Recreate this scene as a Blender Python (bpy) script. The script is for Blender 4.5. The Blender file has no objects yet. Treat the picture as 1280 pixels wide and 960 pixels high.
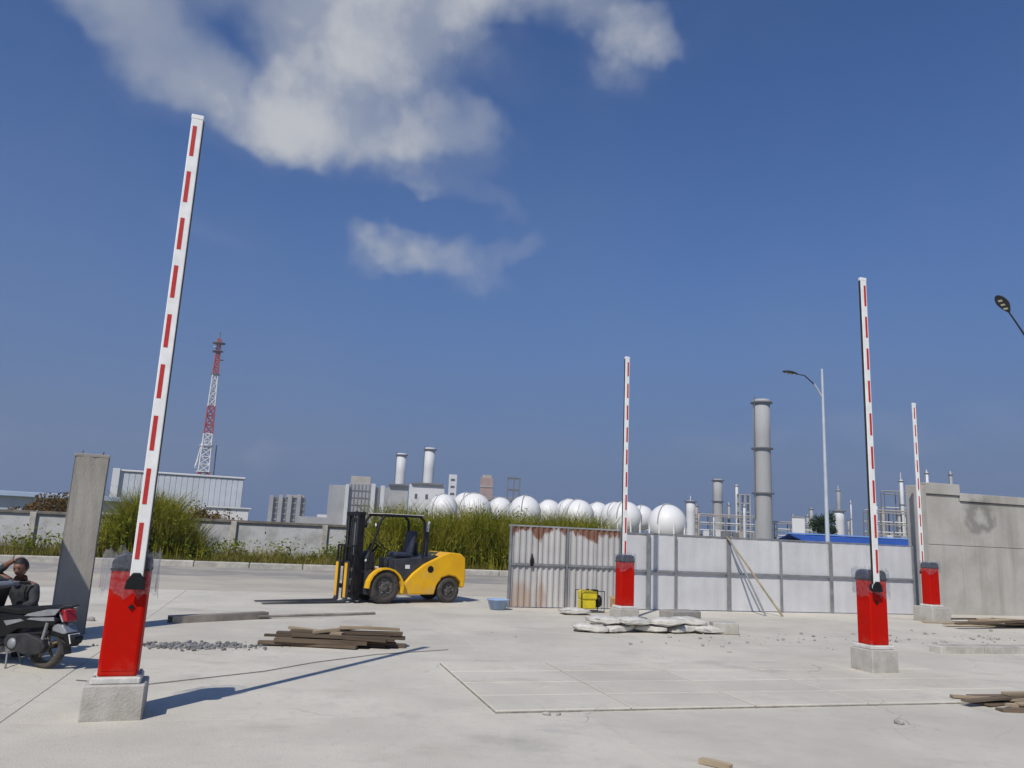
import bpy, bmesh, math, random
from mathutils import Vector, Matrix
random.seed(7)
R = math.radians
scene = bpy.context.scene
C = scene.collection

# ------------------------------------------------------------------ camera
FPX, PITCH, ROLL, EYE = 961.0, 11.0, 2.6, 1.75
cam_d = bpy.data.cameras.new('camera'); cam = bpy.data.objects.new('camera', cam_d); C.objects.link(cam)
cam_d.sensor_width = 36.0; cam_d.lens = 36.0*FPX/1280.0; cam_d.clip_start = 0.1; cam_d.clip_end = 12000
_t, _a = R(PITCH), R(ROLL)
FWD = Vector((0, math.cos(_t), math.sin(_t)))
_u = Vector((0, -math.sin(_t), math.cos(_t))); _r = Vector((1, 0, 0))
RGT = _r*math.cos(_a) + _u*math.sin(_a); UPV = -_r*math.sin(_a) + _u*math.cos(_a)
m3 = Matrix((RGT, UPV, -FWD)).transposed()
cam.matrix_world = Matrix.Translation((0, 0, EYE)) @ m3.to_4x4()
scene.camera = cam
scene.render.resolution_x, scene.render.resolution_y = 1024, 768

def ray(x, y):
    return FWD + RGT*((x-640)/FPX) + UPV*((480-y)/FPX)
def at(x, y, Y):                     # survey point of the photograph at depth Y (metres)
    d = ray(x, y); return Vector((0, 0, EYE)) + d*(Y/d.y)
def ground(x, y, z=0.0):
    d = ray(x, y); return Vector((0, 0, EYE)) + d*((z-EYE)/d.z)

# ------------------------------------------------------------------ light
SUN_EL, SUN_AZ = 46.0, 23.0          # sun stands behind and to the left of the photographer
sdir = Vector((-math.sin(R(SUN_AZ))*math.cos(R(SUN_EL)), -math.cos(R(SUN_AZ))*math.cos(R(SUN_EL)), math.sin(R(SUN_EL))))
sun_d = bpy.data.lights.new('sun', 'SUN'); sun_d.energy = 4.0; sun_d.angle = R(0.53); sun_d.color = (1, .95, .87)
sun = bpy.data.objects.new('sun', sun_d); C.objects.link(sun)
sun.rotation_euler = (-sdir).to_track_quat('-Z', 'Y').to_euler(); sun.location = (-8, -20, 30)

vs = scene.view_settings
scene.display_settings.display_device = 'sRGB'
vs.view_transform = 'Standard'; vs.look = 'None'; vs.exposure = 0.0; vs.gamma = 1.0; vs.use_curve_mapping = False

world = bpy.data.worlds.new('World'); scene.world = world; world.use_nodes = True
def build_world():
    nt = world.node_tree; N = nt.nodes; L = nt.links; N.clear()
    def lk(a, b): L.new(a, b)
    def math_(op, a, b=None, c=None, clamp=False):
        n = N.new('ShaderNodeMath'); n.operation = op; n.use_clamp = clamp
        for i, v in enumerate((a, b, c)):
            if v is None: continue
            if isinstance(v, (int, float)): n.inputs[i].default_value = v
            else: lk(v, n.inputs[i])
        return n.outputs[0]
    def smooth(v, lo, hi):
        n = N.new('ShaderNodeMapRange'); n.interpolation_type = 'SMOOTHSTEP'
        lk(v, n.inputs[0]); n.inputs[1].default_value = lo; n.inputs[2].default_value = hi
        return n.outputs[0]
    def noise(vec, scale, detail=6, rough=.55, dist=0.0):
        n = N.new('ShaderNodeTexNoise'); n.inputs['Scale'].default_value = scale; n.inputs['Detail'].default_value = detail
        n.inputs['Roughness'].default_value = rough; n.inputs['Distortion'].default_value = dist
        lk(vec, n.inputs['Vector']); return n.outputs['Fac']
    sky = N.new('ShaderNodeTexSky'); sky.sky_type = 'NISHITA'; sky.sun_disc = False
    sky.sun_elevation = R(SUN_EL); sky.sun_rotation = R(180+SUN_AZ); sky.altitude = 0
    sky.air_density = 1.0; sky.dust_density = .35; sky.ozone_density = 2.0
    tc = N.new('ShaderNodeTexCoord'); D = tc.outputs['Generated']
    sp = N.new('ShaderNodeSeparateXYZ'); lk(D, sp.inputs[0])
    x, y, z = sp.outputs
    yy = math_('MAXIMUM', y, .05)
    a = math_('DIVIDE', x, yy); b = math_('DIVIDE', z, yy)
    cb = N.new('ShaderNodeCombineXYZ'); lk(a, cb.inputs[0]); lk(b, cb.inputs[1])
    nc = N.new('ShaderNodeTexNoise'); nc.inputs['Scale'].default_value = 6.0; nc.inputs['Detail'].default_value = 4; nc.inputs['Roughness'].default_value = .58; lk(D, nc.inputs['Vector'])
    wv = N.new('ShaderNodeVectorMath'); wv.operation = 'MULTIPLY_ADD'; lk(nc.outputs['Color'], wv.inputs[0]); wv.inputs[1].default_value = (.24, .17, 0); lk(cb.outputs[0], wv.inputs[2])
    w0 = N.new('ShaderNodeVectorMath'); w0.operation = 'SUBTRACT'; lk(wv.outputs[0], w0.inputs[0]); w0.inputs[1].default_value = (.12, .085, 0); P = w0.outputs[0]
    w1 = nc.outputs['Fac']; w2 = noise(D, 13, 5, .62)
    # cumulus banks standing north of the site: (azimuth tangent, elevation tangent, sizes, tilt, weight)
    blobs = [  # px, py, rx, ry, tilt, weight
        (95, -20, 90, 42, 40, 1.0), (190, 62, 105, 44, 38, 1.0), (300, 132, 110, 40, 22, 1.0), (390, 158, 95, 36, 8, .95),
        (400, 40, 85, 62, 0, 1.0), (455, 112, 95, 68, 10, 1.1), (490, 20, 120, 62, 0, 1.1), (600, -6, 85, 40, -8, .8), (600, 70, 90, 50, 40, .22),
        (540, 158, 54, 26, -6, .75), (598, 168, 26, 22, 0, .45), (570, 190, 60, 30, 0, .22), (470, 195, 110, 32, 4, .3), (240, 150, 120, 34, 30, .28),
        (690, 2, 70, 28, 6, .5), (765, 14, 62, 34, 20, .62), (812, 40, 44, 34, 50, .66), (842, 64, 24, 28, 60, .5), (795, 92, 40, 28, 30, .3),
        (300, -60, 190, 60, 0, 1.0), (560, -70, 200, 60, 0, 1.0), (780, -60, 120, 40, 0, .8),
        (476, 306, 32, 24, 10, .62), (535, 308, 42, 26, 6, .66), (588, 326, 40, 26, 14, .5), (648, 300, 36, 16, -10, .5),
        (605, 246, 46, 14, 25, .34), (250, 290, 70, 16, 20, .22), (1100, 545, 90, 18, 5, .3), (900, 560, 70, 16, -10, .28),
        (330, 570, 60, 16, 0, .22), (1240, 520, 60, 18, 0, .25),
    ]
    def ab(px, py):
        d = ray(px, py); return Vector((d.x/d.y, d.z/d.y))
    total = None
    for (px, py, rx, ry, tl, wt) in blobs:
        c = ab(px, py); ca, sa = math.cos(R(tl)), math.sin(R(tl))
        ux = ab(px+rx*ca, py+rx*sa)-c; uy = ab(px-ry*sa, py+ry*ca)-c
        mp = N.new('ShaderNodeMapping'); mp.vector_type = 'TEXTURE'; lk(P, mp.inputs[0])
        mp.inputs['Location'].default_value = (c.x, c.y, 0); mp.inputs['Rotation'].default_value = (0, 0, math.atan2(ux.y, ux.x))
        mp.inputs['Scale'].default_value = (ux.length, uy.length, 1)
        dp = N.new('ShaderNodeVectorMath'); dp.operation = 'DOT_PRODUCT'; lk(mp.outputs[0], dp.inputs[0]); lk(mp.outputs[0], dp.inputs[1])
        mr = N.new('ShaderNodeMapRange'); mr.interpolation_type = 'SMOOTHSTEP'; lk(dp.outputs['Value'], mr.inputs[0])
        mr.inputs[1].default_value = 2.6; mr.inputs[2].default_value = -.6; mr.inputs[4].default_value = wt
        total = mr.outputs[0] if total is None else math_('ADD', total, mr.outputs[0])
    total = math_('MULTIPLY', math_('DIVIDE', total, math_('MULTIPLY_ADD', total, .62, 1.0)), 1.45)
    # everywhere else in the sky: the same kind of scattered cumulus
    zz = math_('MAXIMUM', z, .08)
    cp = N.new('ShaderNodeCombineXYZ'); lk(math_('DIVIDE', x, zz), cp.inputs[0]); lk(math_('DIVIDE', y, zz), cp.inputs[1]); cp.inputs[2].default_value = 3.3
    gen = math_('MULTIPLY', smooth(noise(cp.outputs[0], .55, 3, .5), .52, .72), smooth(z, .06, .22))
    front = math_('MULTIPLY', smooth(y, .25, .6), 1.0)
    ahead = math_('MULTIPLY', total, front)
    rest = math_('MULTIPLY', gen, math_('SUBTRACT', 1.0, smooth(y, .3, .75)))
    field = math_('ADD', ahead, rest)
    turb = math_('ADD', math_('MULTIPLY', math_('SUBTRACT', w1, .5), 1.9), math_('MULTIPLY', math_('SUBTRACT', w2, .5), 1.2))
    edge = smooth(field, .05, .35)
    dens = smooth(math_('ADD', field, math_('MULTIPLY', turb, edge)), .08, 1.75)
    dens = math_('MAXIMUM', math_('MULTIPLY', dens, .98), math_('MULTIPLY', smooth(field, .0, 1.3), .62))
    # thin haze veil
    veil = math_('MULTIPLY', smooth(noise(D, 3.2, 3, .6), .35, .85), .10)
    # cloud colour: lit crowns and greyer, thinner folds
    lit = smooth(math_('ADD', math_('MULTIPLY', math_('ADD', w2, w1), .55), math_('MULTIPLY', field, .40)), .62, 1.22)
    cm = N.new('ShaderNodeMix'); cm.data_type = 'RGBA'
    lk(lit, cm.inputs['Factor']); cm.inputs['A'].default_value = (4.6, 5.2, 6.3, 1); cm.inputs['B'].default_value = (7.0, 7.2, 7.6, 1)
    vm = N.new('ShaderNodeMix'); vm.data_type = 'RGBA'
    tint = N.new('ShaderNodeMix'); tint.data_type = 'RGBA'; tint.blend_type = 'MULTIPLY'; tint.inputs['Factor'].default_value = 1
    lk(sky.outputs[0], tint.inputs['A']); tint.inputs['B'].default_value = (.43, .78, 1.28, 1)
    hz = N.new('ShaderNodeMix'); hz.data_type = 'RGBA'; lk(math_('POWER', 2.718, math_('MULTIPLY', math_('MULTIPLY', z, z), -9.8)), hz.inputs['Factor'])
    lk(tint.outputs['Result'], hz.inputs['A']); hz.inputs['B'].default_value = (1.42, 2.28, 4.4, 1)
    lk(veil, vm.inputs['Factor']); lk(hz.outputs['Result'], vm.inputs['A']); vm.inputs['B'].default_value = (3.2, 3.7, 4.6, 1)
    mx = N.new('ShaderNodeMix'); mx.data_type = 'RGBA'
    lk(dens, mx.inputs['Factor']); lk(vm.outputs['Result'], mx.inputs['A']); lk(cm.outputs['Result'], mx.inputs['B'])
    bg = N.new('ShaderNodeBackground'); bg.inputs['Strength'].default_value = 0.075
    lk(mx.outputs['Result'], bg.inputs['Color'])
    out = N.new('ShaderNodeOutputWorld'); lk(bg.outputs[0], out.inputs[0])
build_world()
world.cycles.sampling_method = 'MANUAL'; world.cycles.sample_map_resolution = 256

# ------------------------------------------------------------------ materials
MATS = {}
def mat(name, col, rough=.6, metal=0.0, var=.12, scale=4.0, col2=None, bump=0.0, bscale=60.0, space='Object', stretch=(1, 1, 1), spec=.5, rnd=0.0, thr=None, detail=5):
    if name in MATS: return MATS[name]
    m = bpy.data.materials.new(name); m.use_nodes = True
    nt = m.node_tree; N = nt.nodes; L = nt.links
    b = N['Principled BSDF']; b.inputs['Roughness'].default_value = rough; b.inputs['Metallic'].default_value = metal
    b.inputs['Specular IOR Level'].default_value = spec
    if space == 'World':
        src = N.new('ShaderNodeNewGeometry').outputs['Position']
    else:
        src = N.new('ShaderNodeTexCoord').outputs['Object']
    mp = N.new('ShaderNodeMapping'); mp.inputs['Scale'].default_value = stretch; L.new(src, mp.inputs[0])
    nz = N.new('ShaderNodeTexNoise'); nz.inputs['Scale'].default_value = scale; nz.inputs['Detail'].default_value = detail; nz.inputs['Roughness'].default_value = .62
    L.new(mp.outputs[0], nz.inputs['Vector'])
    c2 = col2 if col2 else tuple(max(0, c*(1-2*var)) for c in col)
    c1 = col if col2 else tuple(min(1, c*(1+var)) for c in col)
    mr = N.new('ShaderNodeMapRange'); mr.interpolation_type = 'SMOOTHSTEP'
    lo, hi = thr if thr else (.28, .72)
    mr.inputs[1].default_value = lo; mr.inputs[2].default_value = hi; L.new(nz.outputs['Fac'], mr.inputs[0])
    mx = N.new('ShaderNodeMix'); mx.data_type = 'RGBA'
    mx.inputs['A'].default_value = (*c1, 1); mx.inputs['B'].default_value = (*c2, 1); L.new(mr.outputs[0], mx.inputs['Factor'])
    colout = mx.outputs['Result']
    if rnd:
        oi = N.new('ShaderNodeObjectInfo'); hs = N.new('ShaderNodeHueSaturation')
        ma = N.new('ShaderNodeMath'); ma.operation = 'MULTIPLY_ADD'; L.new(oi.outputs['Random'], ma.inputs[0]); ma.inputs[1].default_value = 2*rnd; ma.inputs[2].default_value = 1-rnd
        L.new(ma.outputs[0], hs.inputs['Value']); L.new(colout, hs.inputs['Color']); colout = hs.outputs[0]
    L.new(colout, b.inputs['Base Color'])
    if bump:
        n2 = N.new('ShaderNodeTexNoise'); n2.inputs['Scale'].default_value = bscale; n2.inputs['Detail'].default_value = 4
        L.new(mp.outputs[0], n2.inputs['Vector'])
        bp = N.new('ShaderNodeBump'); bp.inputs['Strength'].default_value = bump; bp.inputs['Distance'].default_value = .02
        L.new(n2.outputs['Fac'], bp.inputs['Height']); L.new(bp.outputs[0], b.inputs['Normal'])
    MATS[name] = m
    return m

def yard_material():
    m = mat('yard concrete', (.56, .525, .445), .85, 0, .07, .55, bump=.25, bscale=45, space='World', rnd=.035, spec=.25)
    nt = m.node_tree; N = nt.nodes; L = nt.links; b = N['Principled BSDF']
    base = b.inputs['Base Color'].links[0].from_socket
    pos = N.new('ShaderNodeNewGeometry').outputs['Position']
    def layer(base, scale, lo, hi, col, amt, stretch=(1, 1, 1), det=5, dist=0):
        mp = N.new('ShaderNodeMapping'); mp.inputs['Scale'].default_value = stretch; mp.inputs['Rotation'].default_value = (0, 0, R(-16)); L.new(pos, mp.inputs[0])
        nz = N.new('ShaderNodeTexNoise'); nz.inputs['Scale'].default_value = scale; nz.inputs['Detail'].default_value = det; nz.inputs['Roughness'].default_value = .65; nz.inputs['Distortion'].default_value = dist
        L.new(mp.outputs[0], nz.inputs['Vector'])
        mr = N.new('ShaderNodeMapRange'); mr.inputs[1].default_value = lo; mr.inputs[2].default_value = hi; mr.inputs[4].default_value = amt; mr.interpolation_type = 'SMOOTHSTEP'
        L.new(nz.outputs['Fac'], mr.inputs[0])
        mx = N.new('ShaderNodeMix'); mx.data_type = 'RGBA'; L.new(mr.outputs[0], mx.inputs['Factor']); L.new(base, mx.inputs['A']); mx.inputs['B'].default_value = (*col, 1)
        return mx.outputs['Result']
    base = layer(base, 9, .52, .78, (.43, .41, .37), .65)            # mottling
    base = layer(base, .8, .55, .72, (.45, .41, .345), .75, (1, 2.5, 1))   # dusty drifts
    base = layer(base, 1.3, .60, .74, (.39, .38, .36), .75, (.35, 2.0, 1), 6, 1.0)   # tyre and trowel streaks
    base = layer(base, .33, .66, .74, (.44, .33, .24), .4, (1, 1.8, 1), 6, .6)     # laterite mud stains
    base = layer(base, 26, .62, .8, (.36, .345, .32), .45)           # specks
    # hairline cracks, broken up by noise
    vo = N.new('ShaderNodeTexVoronoi'); vo.feature = 'DISTANCE_TO_EDGE'; vo.inputs['Scale'].default_value = .42
    wn = N.new('ShaderNodeTexNoise'); wn.inputs['Scale'].default_value = 1.6; wn.inputs['Detail'].default_value = 5; L.new(pos, wn.inputs['Vector'])
    wa = N.new('ShaderNodeVectorMath'); wa.operation = 'MULTIPLY_ADD'; L.new(wn.outputs['Color'], wa.inputs[0]); wa.inputs[1].default_value = (.9, .9, 0); L.new(pos, wa.inputs[2]); L.new(wa.outputs[0], vo.inputs['Vector'])
    cr = N.new('ShaderNodeMapRange'); cr.inputs[1].default_value = .0035; cr.inputs[2].default_value = .0012; L.new(vo.outputs['Distance'], cr.inputs[0])
    gm = N.new('ShaderNodeTexNoise'); gm.inputs['Scale'].default_value = .35; L.new(pos, gm.inputs['Vector'])
    gr = N.new('ShaderNodeMapRange'); gr.inputs[1].default_value = .52; gr.inputs[2].default_value = .62; gr.inputs[4].default_value = .55; L.new(gm.outputs['Fac'], gr.inputs[0])
    cm_ = N.new('ShaderNodeMath'); cm_.operation = 'MULTIPLY'; L.new(cr.outputs[0], cm_.inputs[0]); L.new(gr.outputs[0], cm_.inputs[1])
    cx = N.new('ShaderNodeMix'); cx.data_type = 'RGBA'; L.new(cm_.outputs[0], cx.inputs['Factor']); L.new(base, cx.inputs['A']); cx.inputs['B'].default_value = (.2, .19, .17, 1); base = cx.outputs['Result']
    # tyre tracks: curved bands scuffed by noise
    wv = N.new('ShaderNodeTexWave'); wv.wave_type = 'RINGS'; wv.rings_direction = 'Z'; wv.inputs['Scale'].default_value = .055; wv.inputs['Distortion'].default_value = 1.2; wv.inputs['Detail'].default_value = 1
    wm = N.new('ShaderNodeMapping'); wm.inputs['Location'].default_value = (9, 4, 0); L.new(pos, wm.inputs[0]); L.new(wm.outputs[0], wv.inputs['Vector'])
    wr = N.new('ShaderNodeMapRange'); wr.inputs[1].default_value = .975; wr.inputs[2].default_value = .998; L.new(wv.outputs['Fac'], wr.inputs[0])
    tn = N.new('ShaderNodeTexNoise'); tn.inputs['Scale'].default_value = 1.1; tn.inputs['Detail'].default_value = 6; tn.inputs['Roughness'].default_value = .7; L.new(pos, tn.inputs['Vector'])
    tr = N.new('ShaderNodeMapRange'); tr.inputs[1].default_value = .48; tr.inputs[2].default_value = .72; tr.inputs[4].default_value = .55; L.new(tn.outputs['Fac'], tr.inputs[0])
    tm = N.new('ShaderNodeMath'); tm.operation = 'MULTIPLY'; L.new(wr.outputs[0], tm.inputs[0]); L.new(tr.outputs[0], tm.inputs[1])
    tx = N.new('ShaderNodeMix'); tx.data_type = 'RGBA'; L.new(tm.outputs[0], tx.inputs['Factor']); L.new(base, tx.inputs['A']); tx.inputs['B'].default_value = (.31, .295, .27, 1); base = tx.outputs['Result']
    L.new(base, b.inputs['Base Color'])
    return m

def dusty(m, col, z0, z1, amt, scale=6.0):
    # road dust clinging to the lower part of a painted thing (object space)
    nt = m.node_tree; N = nt.nodes; L = nt.links; b = N['Principled BSDF']; base = b.inputs['Base Color'].links[0].from_socket
    tc = N.new('ShaderNodeTexCoord').outputs['Object']; sp = N.new('ShaderNodeSeparateXYZ'); L.new(tc, sp.inputs[0])
    zr = N.new('ShaderNodeMapRange'); zr.inputs[1].default_value = z0; zr.inputs[2].default_value = z1; zr.inputs[3].default_value = .28; zr.inputs[4].default_value = 0; L.new(sp.outputs[2], zr.inputs[0])
    nz = N.new('ShaderNodeTexNoise'); nz.inputs['Scale'].default_value = scale; nz.inputs['Detail'].default_value = 6; nz.inputs['Roughness'].default_value = .7; L.new(tc, nz.inputs['Vector'])
    ad = N.new('ShaderNodeMath'); ad.operation = 'ADD'; L.new(zr.outputs[0], ad.inputs[0]); L.new(nz.outputs['Fac'], ad.inputs[1])
    mr = N.new('ShaderNodeMapRange'); mr.inputs[1].default_value = .60; mr.inputs[2].default_value = 1.0; mr.inputs[4].default_value = amt; L.new(ad.outputs[0], mr.inputs[0])
    mx = N.new('ShaderNodeMix'); mx.data_type = 'RGBA'; L.new(mr.outputs[0], mx.inputs['Factor']); L.new(base, mx.inputs['A']); mx.inputs['B'].default_value = (*col, 1)
    L.new(mx.outputs['Result'], b.inputs['Base Color']); return m

M = dict(
    yard=yard_material(),
    joint=mat('joint filler', (.27, .255, .23), .95, 0, .2, 8, space='World'),
    road=mat('dusty road', (.27, .255, .23), .95, 0, .1, .6, bump=.3, bscale=30, space='World', col2=(.37, .34, .29), thr=(.4, .62)),
    shoulder=mat('dusty shoulder', (.47, .425, .345), .95, 0, .1, .5, bump=.3, bscale=30, space='World', col2=(.40, .365, .305), thr=(.4, .62)),
    earth=mat('earth', (.20, .17, .11), .95, 0, .2, .5, col2=(.10, .12, .04), space='World'),
    kerb=mat('kerb concrete', (.44, .42, .37), .85, 0, .15, 3, bump=.2, space='World', rnd=.06),
    conc=mat('grey concrete', (.33, .315, .285), .9, 0, .2, 2.2, bump=.25, bscale=50, col2=(.22, .205, .18)),
    plinth=mat('plinth concrete', (.46, .44, .40), .9, 0, .12, 5, bump=.35, bscale=40, col2=(.36, .34, .30)),
    mortar=mat('pale mortar', (.58, .56, .52), .9, 0, .1, 7, bump=.3, bscale=60),
    red=mat('red powder coat', (.47, .0055, .0012), .5, 0, .12, 3, bump=.03, bscale=90, col2=(.41, .006, .0015), spec=.08),
    redtape=mat('red reflective film', (.48, .025, .02), .45, 0, .1, 20),
    head=mat('dark grey head plastic', (.045, .05, .07), .5, 0, .1, 8),
    white=mat('white boom lacquer', (.78, .78, .76), .4, 0, .05, 6),
    black=mat('black plastic', (.010, .010, .011), .5, 0, .15, 9, spec=.25),
    rubber=mat('black rubber', (.025, .025, .025), .85, 0, .2, 12, bump=.1),
    galv=mat('galvanised steel', (.42, .43, .44), .45, .5, .12, 6),
    steelp=mat('painted grey steel', (.23, .24, .25), .55, .2, .15, 4),
)
dusty(M['red'], (.34, .16, .11), .3, .6, .28, 9); dusty(M['plinth'], (.27, .22, .16), -.05, .22, .7, 7); dusty(M['white'], (.55, .52, .46), -.1, 2.5, .5, 5)

# ------------------------------------------------------------------ mesh helpers
class MB:
    def __init__(s): s.v = []; s.f = []; s.sm = []
    def add(s, vs, fs, smooth=False):
        o = len(s.v); s.v += [tuple(v) for v in vs]
        for f in fs: s.f.append(tuple(i+o for i in f)); s.sm.append(smooth)
    def box(s, c, d, rot=None):
        c = Vector(c); h = Vector(d)/2; vs = []
        for sx in (-1, 1):
            for sy in (-1, 1):
                for sz in (-1, 1):
                    p = Vector((sx*h.x, sy*h.y, sz*h.z))
                    if rot is not None: p = rot @ p
                    vs.append(c+p)
        s.add(vs, [(0, 1, 3, 2), (4, 6, 7, 5), (0, 4, 5, 1), (2, 3, 7, 6), (0, 2, 6, 4), (1, 5, 7, 3)])
        return s
    def bbox(s, c, d, bev=.01, rot=None, seg=1):
        bm = bmesh.new(); bmesh.ops.create_cube(bm, size=1)
        for v in bm.verts: v.co = Vector((v.co.x*d[0], v.co.y*d[1], v.co.z*d[2]))
        bmesh.ops.bevel(bm, geom=bm.edges[:]+bm.verts[:], offset=bev, segments=seg, affect='EDGES', profile=.5)
        s.frombm(bm, c, rot); return s
    def frombm(s, bm, c=(0, 0, 0), rot=None, smooth=False):
        bm.verts.index_update(); c = Vector(c)
        vs = [(rot @ v.co if rot is not None else v.co)+c for v in bm.verts]
        s.add(vs, [[v.index for v in f.verts] for f in bm.faces], smooth); bm.free()
    def tube(s, path, r, n=8, caps=True, smooth=True):
        path = [Vector(p) for p in path]
        rs = r if isinstance(r, (list, tuple)) else [r]*len(path)
        rings = []; prev = None
        for i, p in enumerate(path):
            t = (path[min(i+1, len(path)-1)]-path[max(i-1, 0)]).normalized()
            if prev is None:
                ref = Vector((0, 0, 1)) if abs(t.z) < .9 else Vector((1, 0, 0))
                a = t.cross(ref).normalized()
            else:
                a = (prev - t*prev.dot(t)).normalized()
            b = t.cross(a); prev = a
            rings.append([p+(a*math.cos(2*math.pi*k/n)+b*math.sin(2*math.pi*k/n))*rs[i] for k in range(n)])
        vs = [v for rg in rings for v in rg]; fs = []
        for i in range(len(path)-1):
            for k in range(n): fs.append((i*n+k, i*n+(k+1) % n, (i+1)*n+(k+1) % n, (i+1)*n+k))
        s.add(vs, fs, smooth)
        if caps:
            s.add(rings[0], [tuple(reversed(range(n)))]); s.add(rings[-1], [tuple(range(n))])
        return s
    def lathe(s, prof, n=16, c=(0, 0, 0), rot=None, smooth=True):
        c = Vector(c); vs = []; fs = []
        for (r, z) in prof:
            for k in range(n):
                p = Vector((r*math.cos(2*math.pi*k/n), r*math.sin(2*math.pi*k/n), z))
                vs.append(c+(rot @ p if rot is not None else p))
        for i in range(len(prof)-1):
            for k in range(n): fs.append((i*n+k, i*n+(k+1) % n, (i+1)*n+(k+1) % n, (i+1)*n+k))
        s.add(vs, fs, smooth)
        if prof[0][0] > 1e-6 and abs(prof[0][0]-prof[-1][0]) < 1e-9:      # closed ring section
            q = (len(prof)-1)*n; s.add([], [])
            o = len(s.v)-len(vs)
            for k in range(n): s.f.append((o+q+k, o+q+(k+1) % n, o+(k+1) % n, o+k)); s.sm.append(False)
            return s
        if prof[0][0] > 1e-6: s.add(vs[:n], [tuple(reversed(range(n)))])
        if prof[-1][0] > 1e-6: s.add(vs[-n:], [tuple(range(n))])
        return s
    def prism(s, poly, y0, y1, bev=0.0, seg=2):     # polygon in x-z, extruded along y, optionally bevelled
        bm = bmesh.new()
        a = [bm.verts.new((x, y0, z)) for x, z in poly]; b = [bm.verts.new((x, y1, z)) for x, z in poly]
        n = len(poly)
        bm.faces.new(a); bm.faces.new(list(reversed(b)))
        for i in range(n): bm.faces.new((a[(i+1) % n], a[i], b[i], b[(i+1) % n]))
        bmesh.ops.recalc_face_normals(bm, faces=bm.faces[:])
        if bev: bmesh.ops.bevel(bm, geom=bm.edges[:], offset=bev, segments=seg, affect='EDGES', profile=.5, clamp_overlap=True)
        s.frombm(bm, smooth=False); return s
    def ico(s, c, r, sub=2, scl=(1, 1, 1), jit=0.0, rot=None, smooth=True):
        bm = bmesh.new(); bmesh.ops.create_icosphere(bm, subdivisions=sub, radius=r)
        for v in bm.verts:
            k = 1+random.uniform(-jit, jit); v.co = Vector((v.co.x*scl[0]*k, v.co.y*scl[1]*k, v.co.z*scl[2]*k))
        s.frombm(bm, c, rot, smooth); return s
    def mesh(s, name):
        me = bpy.data.meshes.new(name); me.from_pydata(s.v, [], s.f)
        me.polygons.foreach_set('use_smooth', s.sm); me.update(); return me
    def build(s, name, m, parent=None, **kw):
        me = s.mesh(name); o = bpy.data.objects.new(name, me); C.objects.link(o); me.materials.append(m)
        if parent: o.parent = parent
        return tag(o, **kw)
def tag(o, label=None, cat=None, group=None, kind=None):
    for k, v in (('label', label), ('category', cat), ('group', group), ('kind', kind)):
        if v: o[k] = v
    return o
def thing(name, label, cat, loc=(0, 0, 0), rz=0.0, group=None):
    o = bpy.data.objects.new(name, None); C.objects.link(o); o.empty_display_size = .2
    o.location = loc; o.rotation_euler = (0, 0, rz); return tag(o, label, cat, group)
def inst(name, me, loc, parent=None, rz=0.0, scl=None):
    o = bpy.data.objects.new(name, me); C.objects.link(o); o.location = loc; o.rotation_euler = (0, 0, rz)
    if scl: o.scale = scl
    if parent: o.parent = parent
    return o
def RX(a): return Matrix.Rotation(a, 3, 'X')
def RY(a): return Matrix.Rotation(a, 3, 'Y')
def RZ(a): return Matrix.Rotation(a, 3, 'Z')

SITE = R(16)                                      # the works are laid out 16 degrees off the camera's axes
E1 = Vector((math.cos(SITE), math.sin(SITE), 0)); E2 = Vector((-math.sin(SITE), math.cos(SITE), 0))
def S(u, v, z=0.0): return E1*u + E2*v + Vector((0, 0, z))
def UV(p): p = Vector(p); return p.dot(E1), p.dot(E2)

# ------------------------------------------------------------------ ground, yard, road
g = MB(); g.add([(-1000, -150, -.35), (1000, -150, -.35), (1000, 1150, -.35), (-1000, 1150, -.35)], [(0, 1, 2, 3)])
g.build('ground', M['earth'], kind='structure')
root = bpy.data.objects.new('concrete_yard', None); C.objects.link(root); root['kind'] = 'structure'; root.rotation_euler.z = SITE
bed = MB(); bed.box((5, 3.2, -.2), (84, 36.3, .3)); bed.build('joint_bed', M['joint'], root)
U0, DU, V0, DV = -38.5, 5.2, -15.0, 4.55
ISL = (2.2, 9.6, 7.75, 10.6)                      # paved island u0,u1,v0,v1
sl = MB(); sl.bbox((0, 0, -.04), (DU-.006, DV-.006, .08), .003); slab_me = sl.mesh('slab'); slab_me.materials.append(M['yard'])
for i in range(16):
    for j in range(8):
        o = inst('slab', slab_me, (U0+(i+.5)*DU, V0+(j+.5)*DV, random.uniform(-.0015, .0015)), root)
# island of cast paving slabs
isl = bpy.data.objects.new('paved_island', None); C.objects.link(isl); isl['kind'] = 'structure'; isl.rotation_euler.z = SITE; isl.location = (0, 0, 0)
MBI = MB().box(((ISL[0]+ISL[1])/2, (ISL[2]+ISL[3])/2, .008), (ISL[1]-ISL[0]-.02, ISL[3]-ISL[2]-.02, .016)); MBI.build('mortar_bed', M['joint'], isl)
pv = MB().bbox((0, 0, 0), (1.455, .685, .035), .006); pv_me = pv.mesh('paving_slab'); pv_me.materials.append(M['yard'])
for i in range(5):
    for j in range(4):
        inst('paving_slab', pv_me, (ISL[0]+.74+i*1.48, ISL[2]+.356+j*.712, .012+random.uniform(0, .004)), isl)

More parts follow.
